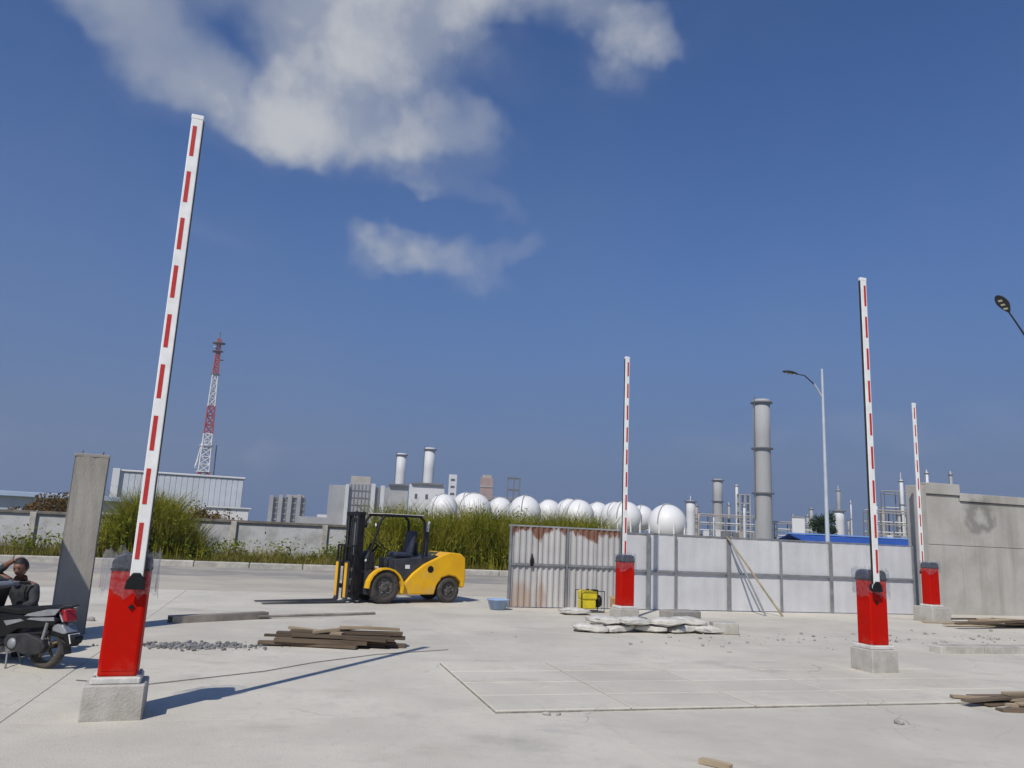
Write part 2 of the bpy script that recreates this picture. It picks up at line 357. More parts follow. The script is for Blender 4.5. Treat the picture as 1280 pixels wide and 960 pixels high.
rd = MB(); rd.box((-5, 29.35, -.17), (150, 5.3, .33)); o = rd.build('road', M['road'], kind='structure'); o.rotation_euler.z = SITE
rd = MB(); rd.box((-5, 24.1, -.17), (150, 5.36, .325)); o = rd.build('dusty_shoulder', M['shoulder'], kind='structure'); o.rotation_euler.z = SITE
KV = 32.0
kr = bpy.data.objects.new('kerb', None); C.objects.link(kr); kr['kind'] = 'structure'; kr.rotation_euler.z = SITE
kb = MB().bbox((0, 0, .02), (1.98, .3, .36), .03); kb_me = kb.mesh('kerb_stone'); kb_me.materials.append(M['kerb'])
for i in range(36): inst('kerb_stone', kb_me, (-42+i*2.0, KV+.12+random.uniform(-.01, .01), random.uniform(-.01, .01)), kr)
vg = MB(); vg.box((-5, KV+3.3, -.12), (150, 6.0, .36)); o = vg.build('verge', M['earth'], kind='structure'); o.rotation_euler.z = SITE

# ------------------------------------------------------------------ barriers
def barrier(loc, label, mirror=1, wrap=None, H=4.55, rz=0.0, ph=.33, tilt=0.0, boomx=.055, stripes=9, pl=(.47, .44), cap=True, boomw=.11):
    t = thing('boom_barrier', label, 'barrier', loc, SITE+rz, 'raised red and white boom barriers')
    W, Dp, top = .32, .28, ph+.945
    p = MB().bbox((0, 0, ph/2-.09), (pl[0], pl[1], ph+.1), .012)
    p.build('plinth', M['plinth'], t)
    if cap: MB().bbox((0, 0, ph-.012), (W+.085, Dp+.085, .06), .012).build('mortar_cap', M['mortar'], t)
    z0 = ph+.015
    c = MB(); c.bbox((0, 0, (z0+top)/2), (W, Dp, top-z0), .022, seg=3)
    cab = c.build('cabinet', M['red'], t)
    d = MB(); d.bbox((0, -Dp/2-.001, (z0+top)/2-.06), (W-.05, .006, top-z0-.22), .002); d.build('door', M['red'], cab)
    k = MB(); k.lathe([(.0, 0), (.016, 0), (.016, .014), (.0, .014)], 12, (mirror*.045, -Dp/2-.004, top-.33), RX(R(90)), False)
    k.box((mirror*.045, -Dp/2-.014, top-.33), (.05, .012, .014)); k.box((mirror*.045, -Dp/2-.016, top-.33), (.014, .010, .05)); k.build('lock', M['black'], cab)
    for sx in (-1, 1):
        for sy in (-1, 1):
            MB().lathe([(.0, 0), (.014, 0), (.014, .02), (0, .02)], 6, (sx*(W/2+.015), sy*(Dp/2+.012), ph+.012), None, False).build('anchor_bolt', M['galv'], t)
    # head: domed cover
    h = MB(); prof = []
    poly = [(-W/2, top-.02), (W/2, top-.02), (W/2, top+.07), (W/2-.03, top+.115), (W/2-.09, top+.135), (-W/2+.09, top+.135), (-W/2+.03, top+.115), (-W/2, top+.07)]
    h.prism(poly, -Dp/2-.004, Dp/2+.004, .012); hc = h.build('head_cover', M['head'], t)
    hs = MB().box((0, 0, top-.005), (W+.012, Dp+.018, .018)); hs.build('seam_band', M['black'], hc)
    # boom and its bracket
    bx, by, bz = mirror*boomx, -Dp/2-.075, top-.11
    b = MB(); b.lathe([(.0, 0), (.055, 0), (.055, .10), (.0, .10)], 20, (bx, by+.085, bz), RX(R(90)))
    b.prism([(bx-.085, bz-.06), (bx+.085, bz-.06), (bx+.075, bz+.02), (bx+.03, bz+.085), (bx-.03, bz+.085), (bx-.075, bz+.02)], by-.045, by-.012, .008)
    b.build('pivot_bracket', M['black'], t)
    bm_ = bpy.data.objects.new('boom', None)
    rot = RY(R(tilt))
    mb = MB(); mb.bbox((0, 0, H/2-.02), (boomw, .045, H), .008, seg=2)
    boom = mb.build('boom', M['white'], t); boom.location = (bx, by, bz); boom.rotation_euler = (0, R(tilt), 0)
    bpy.data.objects.remove(bm_)
    per = (H-.16)/stripes
    st = MB().box((0, 0, 0), (boomw*.34, .004, per*.66)); st_me = st.mesh('stripe'); st_me.materials.append(M['redtape'])
    for i in range(stripes):
        for sy in (-1, 1):
            inst('stripe', st_me, (-mirror*boomw*.14, sy*.0235, .12+per*(i+.5)), boom)
    MB().bbox((0, 0, H-.02), (boomw+.008, .052, .05), .006).build('end_cap', M['white'], boom)
    MB().box((-boomw/2-.006 if mirror < 0 else boomw/2+.004, 0, H/2), (.012, .03, H-.1)).build('rubber_edge', M['rubber'], boom)
    if wrap: plastic(t, W, Dp, top, *wrap)
    return t

def plastic_mat():
    m = bpy.data.materials.new('clear plastic film'); m.use_nodes = True
    nt = m.node_tree; N = nt.nodes; L = nt.links; N.remove(N['Principled BSDF'])
    tr = N.new('ShaderNodeBsdfTransparent'); tr.inputs[0].default_value = (.93, .94, .95, 1)
    gl = N.new('ShaderNodeBsdfGlossy'); gl.inputs['Roughness'].default_value = .18
    df = N.new('ShaderNodeBsdfTranslucent'); df.inputs[0].default_value = (.7, .72, .75, 1)
    d2 = N.new('ShaderNodeBsdfDiffuse'); d2.inputs[0].default_value = (.7, .72, .75, 1)
    nz = N.new('ShaderNodeTexNoise'); nz.inputs['Scale'].default_value = 11; nz.inputs['Detail'].default_value = 4
    bp = N.new('ShaderNodeBump'); bp.inputs['Strength'].default_value = .6; bp.inputs['Distance'].default_value = .02; L.new(nz.outputs['Fac'], bp.inputs['Height'])
    for q in (gl, d2): L.new(bp.outputs[0], q.inputs['Normal'])
    m1 = N.new('ShaderNodeMixShader'); m1.inputs[0].default_value = .35; L.new(df.outputs[0], m1.inputs[1]); L.new(d2.outputs[0], m1.inputs[2])
    m2 = N.new('ShaderNodeMixShader'); m2.inputs[0].default_value = .35; L.new(m1.outputs[0], m2.inputs[1]); L.new(gl.outputs[0], m2.inputs[2])
    m3_ = N.new('ShaderNodeMixShader')
    mr = N.new('ShaderNodeMapRange'); mr.inputs[1].default_value = .4; mr.inputs[2].default_value = .72; mr.inputs[3].default_value = .10; mr.inputs[4].default_value = .34
    L.new(nz.outputs['Fac'], mr.inputs[0]); L.new(mr.outputs[0], m3_.inputs[0])
    L.new(tr.outputs[0], m3_.inputs[1]); L.new(m2.outputs[0], m3_.inputs[2])
    L.new(m3_.outputs[0], N['Material Output'].inputs['Surface']); return m
M['film'] = plastic_mat()
def plastic(t, W, Dp, top, grow, drop, seed):
    rr = random.Random(seed); n = 48; rows = 9; vs = []; fs = []
    folds = [rr.uniform(-.05, .07) for _ in range(n)]
    for j in range(rows):
        f = j/(rows-1); z = top+.17-f*(.17+drop)
        for k in range(n):
            a = 2*math.pi*k/n; ca, sa = math.cos(a), math.sin(a)
            q = max(abs(ca)/(W/2+grow), abs(sa)/(Dp/2+grow)); r = 1/q
            r *= 1+folds[k]*(.5+.9*f) + .05*math.sin(3*a+seed+2*f)+rr.uniform(-.012, .012)
            if j == 0: r *= .93
            zz = z + (rr.uniform(-.05, .03) if j in (0, rows-1) else rr.uniform(-.01, .01)) + (.04*math.sin(3*a+seed) if j == rows-1 else 0)
            vs.append((r*ca, max(r*sa*1.15, -Dp/2-.012-.006*(k % 3)), zz))
    for j in range(rows-1):
        for k in range(n): fs.append((j*n+k, j*n+(k+1) % n, (j+1)*n+(k+1) % n, (j+1)*n+k))
    mb = MB(); mb.add(vs, fs, True); mb.build('plastic_wrap', M['film'], t)

barrier((-3.425, 7.33, 0), 'raised barrier beside the parked scooter, head in loose plastic film, on a tall concrete block', 1, (.065, .20, 3), H=4.58, rz=R(4), ph=.335, pl=(.50, .44), boomx=.06)
barrier((2.62, 17.05, 0), 'raised barrier in front of the rust stained corrugated fence sheets', 1, (.02, .16, 9), H=4.7, ph=.33, rz=R(184), boomx=-.09, stripes=9)
barrier((5.47, 11.75, 0), 'raised barrier with twisted shiny film, in front of the plain pale fence sheets', -1, (.03, .22, 14), H=4.72, ph=.38, boomx=.11, rz=R(2), tilt=0.0)
barrier((11.12, 20.55, 0), 'raised barrier standing close to the grey concrete wall and its post', -1, (.02, .12, 21), H=4.5, ph=.42, pl=(.62, .62), boomx=0.0, rz=R(182), tilt=0.0)

# ------------------------------------------------------------------ concrete pillar beside the scooter
M['pillar'] = mat('cast pillar concrete', (.36, .34, .295), .9, 0, .2, 1.6, bump=.3, bscale=35, col2=(.25, .235, .20), stretch=(1, 1, .45))
def pillar(loc, w, d, h, label, rz=0.0):
    t = thing('concrete_pillar', label, 'pillar', loc, SITE+rz, 'cast concrete gate pillars')
    bm = bmesh.new(); bmesh.ops.create_cube(bm, size=1)
    for v in bm.verts: v.co = Vector((v.co.x*w, v.co.y*d, (v.co.z+.5)*h-.05))
    bmesh.ops.bevel(bm, geom=bm.edges[:], offset=.02, segments=2, affect='EDGES')
    bmesh.ops.subdivide_edges(bm, edges=bm.edges[:], cuts=4, use_grid_fill=True)
    for v in bm.verts: v.co += Vector((random.uniform(-.006, .006), random.uniform(-.006, .006), random.uniform(-.006, .006)))
    a = MB(); a.frombm(bm); a.build('shaft', M['pillar'], t)
    MB().bbox((0, 0, h-.055), (w+.012, d+.012, .05), .008).build('formwork_lip', M['pillar'], t)
    for sx in (-.3, .3):
        for sy in (-.3, .3):
            MB().tube([(w*sx, d*sy, h-.08), (w*sx+.004, d*sy, h+.02)], .007, 6).build('rebar_stub', M['rust'], t)
    return t
M['rust'] = mat('rusty steel', (.16, .07, .035), .9, .2, .3, 9)
pc = at(108, 800, 11.9); pillar((-6.46, 12.0, 0), .47, .40, 2.69, 'tall bare concrete pillar rising behind the parked scooter', R(13))
off = Vector((-6.42, 12.0, 0)) - E1*1.52 - E2*2.15  # out of view; set and sized so its shadow falls across that pillar
pillar((off.x, off.y, 0), .34, 1.3, 3.25, 'unseen deeper concrete pillar placed to shade the pillar behind the scooter')

# ------------------------------------------------------------------ boundary wall along the road
M['render'] = mat('whitewashed render', (.47, .47, .465), .9, 0, .15, 1.1, bump=.4, bscale=12, col2=(.32, .315, .30), thr=(.40, .68), space='World')
M['wallpost'] = mat('wall post concrete', (.42, .40, .35), .9, 0, .15, 3, bump=.2, rnd=.06)
M['coping'] = mat('dark coping', (.17, .155, .135), .9, 0, .2, 2, space='World')
WV = 36.0
bw = thing('boundary_wall', 'long low whitewashed boundary wall with posts and dark coping', 'wall', S(0, WV), SITE)
pu = [-1.94+3.86*k for k in range(-8, 14)]
for k, u in enumerate(pu):
    MB().bbox((u, -.02, .86), (.24, .26, 1.78), .015).build('post', M['wallpost'], bw)
    if k < len(pu)-1:
        MB().box((u+1.93, .03, .82), (3.86-.24, .10, 1.72)).build('wall_panel', M['render'], bw)
        MB().bbox((u+1.93, .0, 1.74), (3.855, .22, .12), .012).build('coping_beam', M['coping'], bw)

# ------------------------------------------------------------------ sheet metal fence
def sheet_mat(name, rusty):
    m = mat(name, (.45, .44, .425) if rusty else (.57, .57, .575), .55, .1, .05, 1.2, rnd=.05)
    nt = m.node_tree; N = nt.nodes; L = nt.links; b = N['Principled BSDF']; base = b.inputs['Base Color'].links[0].from_socket
    g_ = N.new('ShaderNodeNewGeometry').outputs['Position']
    def lay(base, scale, stretch, lo, hi, amt, col, mask=None, det=5):
        mp = N.new('ShaderNodeMapping'); mp.inputs['Scale'].default_value = stretch; L.new(g_, mp.inputs[0])
        nz = N.new('ShaderNodeTexNoise'); nz.inputs['Scale'].default_value = scale; nz.inputs['Detail'].default_value = det; nz.inputs['Roughness'].default_value = .6; L.new(mp.outputs[0], nz.inputs['Vector'])
        f = nz.outputs['Fac']
        if mask is not None:
            ad = N.new('ShaderNodeMath'); ad.operation = 'ADD'; L.new(f, ad.inputs[0]); L.new(mask, ad.inputs[1]); f = ad.outputs[0]
        mr = N.new('ShaderNodeMapRange'); mr.inputs[1].default_value = lo; mr.inputs[2].default_value = hi; mr.inputs[4].default_value = amt; L.new(f, mr.inputs[0])
        mx = N.new('ShaderNodeMix'); mx.data_type = 'RGBA'; L.new(mr.outputs[0], mx.inputs['Factor']); L.new(base, mx.inputs['A']); mx.inputs['B'].default_value = (*col, 1)
        return mx.outputs['Result']
    sp = N.new('ShaderNodeSeparateXYZ'); L.new(g_, sp.inputs[0])
    base = lay(base, 1.0, (2.2, 2.2, .35), .5, .8, .30, (.50, .49, .48))
    if rusty:
        top = N.new('ShaderNodeMapRange'); top.inputs[1].default_value = 1.4; top.inputs[2].default_value = 1.9; top.inputs[3].default_value = -.25; top.inputs[4].default_value = .11; L.new(sp.outputs[2], top.inputs[0])
        base = lay(base, 1.5, (1.5, 1.5, .55), .475, .53, .92, (.17, .062, .028), top.outputs[0], 6)
        low = N.new('ShaderNodeMapRange'); low.inputs[1].default_value = 1.0; low.inputs[2].default_value = .3; low.inputs[3].default_value = -.22; low.inputs[4].default_value = .08; L.new(sp.outputs[2], low.inputs[0])
        lx = N.new('ShaderNodeMapRange'); lx.inputs[1].default_value = .9; lx.inputs[2].default_value = 1.5; lx.inputs[3].default_value = .05; lx.inputs[4].default_value = -.3; L.new(sp.outputs[0], lx.inputs[0])
        sm = N.new('ShaderNodeMath'); L.new(low.outputs[0], sm.inputs[0]); L.new(lx.outputs[0], sm.inputs[1])
        base = lay(base, 1.7, (2.0, 2.0, .4), .46, .66, .7, (.36, .25, .18), sm.outputs[0])
    L.new(base, b.inputs['Base Color']); return m
M['sheet'] = sheet_mat('pale sheet steel', False); M['sheet_rust'] = sheet_mat('rusting sheet steel', True)
FV = 18.45
fe = thing('sheet_fence', 'pale sheet metal site fence with rust on its corrugated end', 'fence', S(0, FV), SITE)
def corrugated(u0, u1, z0, z1, pitch, depth, name, m, lean=0.0):
    vs = []; fs = []; n = int((u1-u0)/pitch*4); 
    for i in range(n+1):
        u = u0+(u1-u0)*i/n; w = depth*(1 if (i % 4) in (1, 2) else 0)
        for z in (z0, (z0+z1)/2, z1): vs.append((u, -w+lean*(z-z0), z))
    for i in range(n):
        for j in (0, 1): a = i*3+j; fs.append((a, a+3, a+4, a+1))
    mb = MB(); mb.add(vs, fs); o = mb.build(name, m, fe); return o
us = [5.42, 6.17, 6.9, 7.62, 8.36]
for i in range(4): corrugated(us[i]+.004, us[i+1]-.004, .02, 1.93+random.uniform(-.01, .01), .15, .035, 'corrugated_sheet', M['sheet_rust'], random.uniform(-.006, .006))
us = [8.38, 9.12, 9.9, 11.46, 13.06, 14.66, 16.2, 17.5]
for i in range(7): corrugated(us[i]+.004, us[i+1]-.004, .02, 1.885+random.uniform(-.01, .008), .34, .004, 'flat_sheet', M['sheet'], random.uniform(-.006, .006))
for u, w in ((5.42, .05), (6.9, .04), (8.37, .06), (9.12, .09), (9.9, .045), (11.46, .09), (13.06, .05), (14.66, .085), (16.2, .05), (17.46, .06)):
    MB().box((u, -.062, .97 if u < 8.4 else .95), (w, .05, 1.96 if u < 8.4 else 1.9)).build('post', M['steelp'], fe)
MB().box((6.9, -.058, 1.03), (2.96, .035, .05)).build('rail', M['steelp'], fe)
MB().box((12.93, -.052, .97), (9.1, .035, .05)).build('rail', M['steelp'], fe)
MB().box((6.9, .02, 1.955), (3.0, .10, .035)).build('top_rail', M['galv'], fe)
MB().box((12.95, .02, 1.905), (9.12, .08, .03)).build('top_rail', M['steelp'], fe)
MB().lathe([(0, 0), (.035, .01), (.05, .12), (.02, .3), (0, .32)], 10, (5.98, -.07, .98)).build('hasp', M['black'], fe)
M['bamboo'] = mat('bamboo pole', (.36, .29, .17), .7, 0, .2, 6, stretch=(1, 1, .2))
p = S(11.42, FV-.16, 1.88); q = S(11.92, FV-1.0, 0.0)
MB().tube([p, p.lerp(q, .5)+Vector((.01, 0, -.015)), q], .026, 8).build('steel_prop', M['steelp'], label='dark steel prop leaning on the sheet fence', cat='prop')
p = S(11.36, FV-.13, 1.93); q = S(12.35, FV-1.1, 0.0)
MB().tube([p, p.lerp(q, .35)+Vector((0, .0, .01)), p.lerp(q, .7)+Vector((.01, 0, -.02)), q], [.02, .023, .025, .028], 8).build('bamboo_prop', M['bamboo'], label='thin bamboo pole leaning on the sheet fence', cat='pole')

# ------------------------------------------------------------------ tall concrete wall on the right
M['precast'] = mat('precast wall concrete', (.42, .405, .37), .9, 0, .15, .9, bump=.3, bscale=25, col2=(.33, .315, .28), space='World', thr=(.35, .7))
def stain_mat():
    m = M['precast']; nt = m.node_tree; N = nt.nodes; L = nt.links; b = N['Principled BSDF']; base = b.inputs['Base Color'].links[0].from_socket
    g_ = N.new('ShaderNodeNewGeometry').outputs['Position']
    # damp ring left on the panel below the cap beam
    c = S(20.3, 18.6, 2.85)
    sb = N.new('ShaderNodeVectorMath'); sb.operation = 'SUBTRACT'; L.new(g_, sb.inputs[0]); sb.inputs[1].default_value = c
    nz = N.new('ShaderNodeTexNoise'); nz.inputs['Scale'].default_value = 3.2; nz.inputs['Detail'].default_value = 5; L.new(g_, nz.inputs['Vector'])
    ln = N.new('ShaderNodeVectorMath'); ln.operation = 'LENGTH'; L.new(sb.outputs[0], ln.inputs[0])
    ad = N.new('ShaderNodeMath'); ad.operation = 'MULTIPLY_ADD'; L.new(nz.outputs['Fac'], ad.inputs[0]); ad.inputs[1].default_value = .7; L.new(ln.outputs['Value'], ad.inputs[2])
    r1 = N.new('ShaderNodeMapRange'); r1.inputs[1].default_value = .98; r1.inputs[2].default_value = .80; L.new(ad.outputs[0], r1.inputs[0])
    r2 = N.new('ShaderNodeMapRange'); r2.inputs[1].default_value = .52; r2.inputs[2].default_value = .66; L.new(ad.outputs[0], r2.inputs[0])
    mu = N.new('ShaderNodeMath'); mu.operation = 'MULTIPLY'; L.new(r1.outputs[0], mu.inputs[0]); L.new(r2.outputs[0], mu.inputs[1])
    mu2 = N.new('ShaderNodeMath'); mu2.operation = 'MULTIPLY'; L.new(mu.outputs[0], mu2.inputs[0]); mu2.inputs[1].default_value = .75
    mx = N.new('ShaderNodeMix'); mx.data_type = 'RGBA'; L.new(mu2.outputs[0], mx.inputs['Factor']); L.new(base, mx.inputs['A']); mx.inputs['B'].default_value = (.17, .165, .15, 1)
    # run-off streaks
    mp = N.new('ShaderNodeMapping'); mp.inputs['Scale'].default_value = (2.6, 2.6, .22); L.new(g_, mp.inputs[0])
    n2 = N.new('ShaderNodeTexNoise'); n2.inputs['Scale'].default_value = 1.0; n2.inputs['Detail'].default_value = 5; L.new(mp.outputs[0], n2.inputs['Vector'])
    r3 = N.new('ShaderNodeMapRange'); r3.inputs[1].default_value = .5; r3.inputs[2].default_value = .72; r3.inputs[4].default_value = .6; L.new(n2.outputs['Fac'], r3.inputs[0])
    m2 = N.new('ShaderNodeMix'); m2.data_type = 'RGBA'; L.new(r3.outputs[0], m2.inputs['Factor']); L.new(mx.outputs['Result'], m2.inputs['A']); m2.inputs['B'].default_value = (.235, .225, .195, 1)
    L.new(m2.outputs['Result'], b.inputs['Base Color'])
stain_mat()
RV = 18.75
rw = thing('concrete_wall', 'tall stained precast concrete wall behind the last barrier', 'wall', S(.12, RV), SITE)
MB().bbox((17.86, -.05, 1.83), (.36, .42, 3.72), .015).build('post', M['precast'], rw)
def wpanel(u0, u1, z0, z1, name='wall_panel', dy=0.0, th=.16):
    MB().bbox(((u0+u1)/2, dy, (z0+z1)/2), (u1-u0, th, z1-z0), .012).build(name, M['precast'], rw)
MB().box((24.2, .05, 1.72), (12.2, .05, 3.4)).build('core', M['precast'], rw)
wpanel(18.2, 19.42, -.05, 1.98); wpanel(18.2, 19.42, 1.99, 3.46)
wpanel(18.16, 19.42, 3.47, 3.80, 'cap_beam', -.02, .24)
wpanel(19.43, 21.95, -.05, 1.98); wpanel(19.43, 21.95, 1.99, 3.30); wpanel(19.43, 21.95, 3.31, 3.55, 'cap_beam', -.02, .24)
MB().bbox((22.06, -.01, 1.73), (.17, .30, 3.56), .012).build('post', M['precast'], rw)
for k in range(3):
    a = 22.15+k*2.75; wpanel(a, a+2.55, -.05, 1.98); wpanel(a, a+2.55, 1.99, 3.30); wpanel(a, a+2.55, 3.31, 3.52, 'cap_beam', -.02, .24)
    MB().bbox((a+2.65, -.01, 1.73), (.17, .30, 3.56), .012).build('post', M['precast'], rw)

# ------------------------------------------------------------------ grass
def grass_mat(name, c1, c2, c3):
    m = bpy.data.materials.new(name); m.use_nodes = True; nt = m.node_tree; N = nt.nodes; L = nt.links; N.remove(N['Principled BSDF'])
    g_ = N.new('ShaderNodeNewGeometry').outputs['Position']
    mp = N.new('ShaderNodeMapping'); mp.inputs['Scale'].default_value = (1, 1, .22); L.new(g_, mp.inputs[0])
    nz = N.new('ShaderNodeTexNoise'); nz.inputs['Scale'].default_value = 5.5; nz.inputs['Detail'].default_value = 3; L.new(mp.outputs[0], nz.inputs['Vector'])
    cr = N.new('ShaderNodeValToRGB'); e = cr.color_ramp.elements; e[0].position = .32; e[0].color = (*c1, 1); e[1].position = .70; e[1].color = (*c3, 1)
    x = cr.color_ramp.elements.new(.52); x.color = (*c2, 1)
    n2 = N.new('ShaderNodeTexNoise'); n2.inputs['Scale'].default_value = .9; n2.inputs['Detail'].default_value = 2; L.new(g_, n2.inputs['Vector'])
    av = N.new('ShaderNodeMath'); av.operation = 'MULTIPLY_ADD'; L.new(n2.outputs['Fac'], av.inputs[0]); av.inputs[1].default_value = .55; L.new(nz.outputs['Fac'], av.inputs[2])
    sv = N.new('ShaderNodeMath'); sv.operation = 'SUBTRACT'; L.new(av.outputs[0], sv.inputs[0]); sv.inputs[1].default_value = .275; L.new(sv.outputs[0], cr.inputs[0])
    d = N.new('ShaderNodeBsdfDiffuse'); tl = N.new('ShaderNodeBsdfTranslucent'); L.new(cr.outputs[0], d.inputs[0]); L.new(cr.outputs[0], tl.inputs[0])
    ms = N.new('ShaderNodeMixShader'); ms.inputs[0].default_value = .35; L.new(d.outputs[0], ms.inputs[1]); L.new(tl.outputs[0], ms.inputs[2])
    L.new(ms.outputs[0], N['Material Output'].inputs['Surface']); return m
M['reed'] = grass_mat('reed green', (.12, .125, .010), (.25, .25, .018), (.42, .37, .08))
M['verge'] = grass_mat('verge grass', (.10, .11, .018), (.20, .18, .04), (.36, .28, .12))
M['dry'] = grass_mat('dry scrub', (.12, .075, .03), (.18, .11, .05), (.16, .15, .05))
def blades(name, m, n, region, hfun, wid, label, cat='grass', lean=.35, tuft=1, seed=1, seg=3):
    rr = random.Random(seed); mb = MB()
    for _ in range(n//tuft):
        u, v = region(rr); h0 = hfun(u, v)
        for _k in range(tuft):
            uu, vv = u+rr.gauss(0, .09), v+rr.gauss(0, .09)
            h = h0*rr.uniform(.55, 1.12)
            if h < .05: continue
            b = S(uu, vv, .05); a = rr.uniform(0, 6.283); dr = Vector((math.cos(a), math.sin(a), 0)); ln = h*lean*rr.uniform(.1, 1.2)
            a2 = rr.uniform(0, 6.283); sd = Vector((math.cos(a2), math.sin(a2), 0))
            w = wid*rr.uniform(.6, 1.4); vs = []; fs = []
            for j in range(seg+1):
                f = j/seg; c = b+Vector((0, 0, h*(f-.12*f*f*rr.uniform(.3, 1.5))))+dr*ln*f*f
                ww = w*(1-f*.92)*.5+.001
                vs += [c-sd*ww, c+sd*ww]
            for j in range(seg): fs.append((2*j, 2*j+1, 2*j+3, 2*j+2))
            mb.add(vs, fs)
    return mb.build(name, m, label=label, cat=cat, kind='stuff')
def lump(u, k, ph): return .5+.5*math.sin(u*k+ph)*math.sin(u*k*.37+1.3*ph)
def h_mid(u, v):
    e = min(1, max(0, (u-3.0)/1.6)); return (1.0+1.75*e)*(.80+.28*lump(u, 2.3, .7)+.10*lump(u, 6.1, 2))
blades('tall_grass', M['reed'], 15000, lambda r: (r.uniform(2.8, 14.5), r.uniform(33.2, 35.9)), h_mid, .05, 'tall green reeds growing along the wall behind the forklift', tuft=5, seed=3, lean=.6)
def h_left(u, v):
    c = max(0, 1-abs(u+5.1)/2.3); return .5+2.55*c**.6*(.85+.2*lump(u, 4, 1))
blades('tall_grass', M['reed'], 7000, lambda r: (min(-2.4, max(-7.4, r.gauss(-5.1, .95))), r.uniform(33.6, 35.7)), h_left, .05, 'tall yellow green reed clump behind the nearest barrier', tuft=5, seed=5, lean=.5)
def h_verge(u, v): return .22+.5*lump(u, 1.1, 2.2)*min(1, max(.2, (v-32.3)/2.4))+.22*lump(u, 5, 1)
blades('verge_grass', M['verge'], 12000, lambda r: (r.uniform(-13.5, 13), r.uniform(32.35, 35.85)), h_verge, .035, 'low green and straw grass on the verge below the boundary wall', tuft=4, seed=8, seg=2)
def leaves(name, label, n, region, hfun, seed, m):
    rr = random.Random(seed); mb = MB(); cl = []
    for _ in range(150):
        u, v = region(rr); h_ = hfun(u, v); cl.append((S(u, v, h_*rr.uniform(.25, .95)), rr.uniform(.16, .42)))
    for _ in range(n):
        c, r_ = rr.choice(cl); p_ = c+Vector((rr.gauss(0, r_), rr.gauss(0, r_), rr.gauss(0, r_*.7)))
        if p_.z < .06: continue
        a = Vector((rr.gauss(0, 1), rr.gauss(0, 1), rr.gauss(0, .6)-.3)).normalized(); b_ = a.orthogonal().normalized(); l = rr.uniform(.07, .2)
        mb.add([p_-a*l*.5, p_+b_*l*.22, p_+a*l*.5, p_-b_*l*.22], [(0, 1, 2, 3)])
    return mb.build(name, m, label=label, cat='weeds', kind='stuff')
M['weed'] = grass_mat('weed green', (.09, .12, .012), (.17, .20, .02), (.26, .25, .04))
leaves('weeds', 'leafy green weeds tangled through the reeds behind the forklift', 9000, lambda r: (r.uniform(3.2, 14.5), r.uniform(33.0, 35.6)), lambda u, v: h_mid(u, v)*.92, 31, M['weed'])
leaves('weeds', 'leafy green weeds tangled through the left reed clump', 3500, lambda r: (r.gauss(-5.1, .95), r.uniform(33.3, 35.4)), lambda u, v: h_left(u, v)*.85, 32, M['weed'])
leaves('weeds', 'low leafy weeds on the verge along the boundary wall', 3500, lambda r: (r.uniform(-13, 4), r.uniform(33.8, 35.8)), lambda u, v: .8, 33, M['weed'])

def bush(name, label, base, w, h, m, n, seed, leaf=.12, cat='bush', trunkm=None):
    rr = random.Random(seed); t = thing(name, label, cat, base)
    mb = MB()
    cl = [(Vector((rr.uniform(-.5, .5)*w, rr.uniform(-.35, .35)*w, h*rr.uniform(.35, .85))), rr.uniform(.16, .32)*min(w, h)) for _ in range(14)]
    for _ in range(n):
        c, r_ = rr.choice(cl); d = Vector((rr.gauss(0, 1), rr.gauss(0, 1), rr.gauss(0, .8))).normalized()*r_*rr.uniform(.4, 1.1)
        p_ = c+d; a = Vector((rr.gauss(0, 1), rr.gauss(0, 1), rr.gauss(0, 1))).normalized(); b_ = a.orthogonal().normalized()
        l = leaf*rr.uniform(.5, 1.4); mb.add([p_-a*l*.5, p_+b_*l*.25, p_+a*l*.5, p_-b_*l*.25], [(0, 1, 2, 3)])
    mb.build('crown' if trunkm else 'foliage', m, t)
    tr = MB()
    for c, r_ in cl: tr.tube([(0, 0, -.3), (c.x*.4, c.y*.4, c.z*.5), c], [.05*h/3, .035*h/3, .012*h/3], 5)
    tr.build('trunk' if trunkm else 'stems', M['bark'], t); return t
M['bark'] = mat('bark', (.13, .10, .07), .9, 0, .2, 6)
p = at(52, 660, 40); bush('dry_bush', 'rusty brown dry bush showing over the boundary wall', (p.x, p.y, -.3), 2.6, 3.0, M['dry'], 5200, 11, .16)
p = at(262, 660, 42); bush('dry_bush', 'brown scrub behind the wall beside the white warehouse', (p.x, p.y, -.3), 3.4, 3.0, M['dry'], 4000, 12, .16)
M['treegreen'] = grass_mat('tree green', (.02, .045, .018), (.04, .075, .03), (.07, .11, .04))
p = at(1030, 680, 95); bush('leafy_tree', 'small dark green tree above the blue shed roof', (p.x, p.y, -.3), 3.0, 6.9, M['treegreen'], 3800, 13, .32, 'tree', True)

# ------------------------------------------------------------------ forklift
M['yellow'] = mat('forklift yellow', (.80, .44, .010), .45, 0, .1, 3, col2=(.70, .37, .012), spec=.3)
M['fdark'] = mat('forklift charcoal', (.035, .038, .045), .55, 0, .2, 5)
dusty(M['yellow'], (.42, .34, .22), .0, .9, .6, 5)
M['seatblue'] = mat('dark blue vinyl', (.03, .035, .06), .5, 0, .2, 6)
M['chrome'] = mat('bright steel', (.7, .7, .7), .25, .9, .05, 8)
M['glassw'] = mat('lamp lens', (.75, .74, .70), .2, 0, .05, 8)
M['tyre'] = mat('tyre rubber', (.03, .028, .025), .9, 0, .25, 8, bump=.4, bscale=40, col2=(.07, .06, .05))
M['rimgrey'] = mat('wheel rim', (.10, .09, .08), .6, .2, .2, 9)
h = Vector((-.83, -.56, 0)).normalized()
fk = thing('forklift', 'yellow counterbalance forklift truck parked with black mast lowered', 'forklift', (-3.10, 19.15, 0), math.atan2(h.y, h.x))
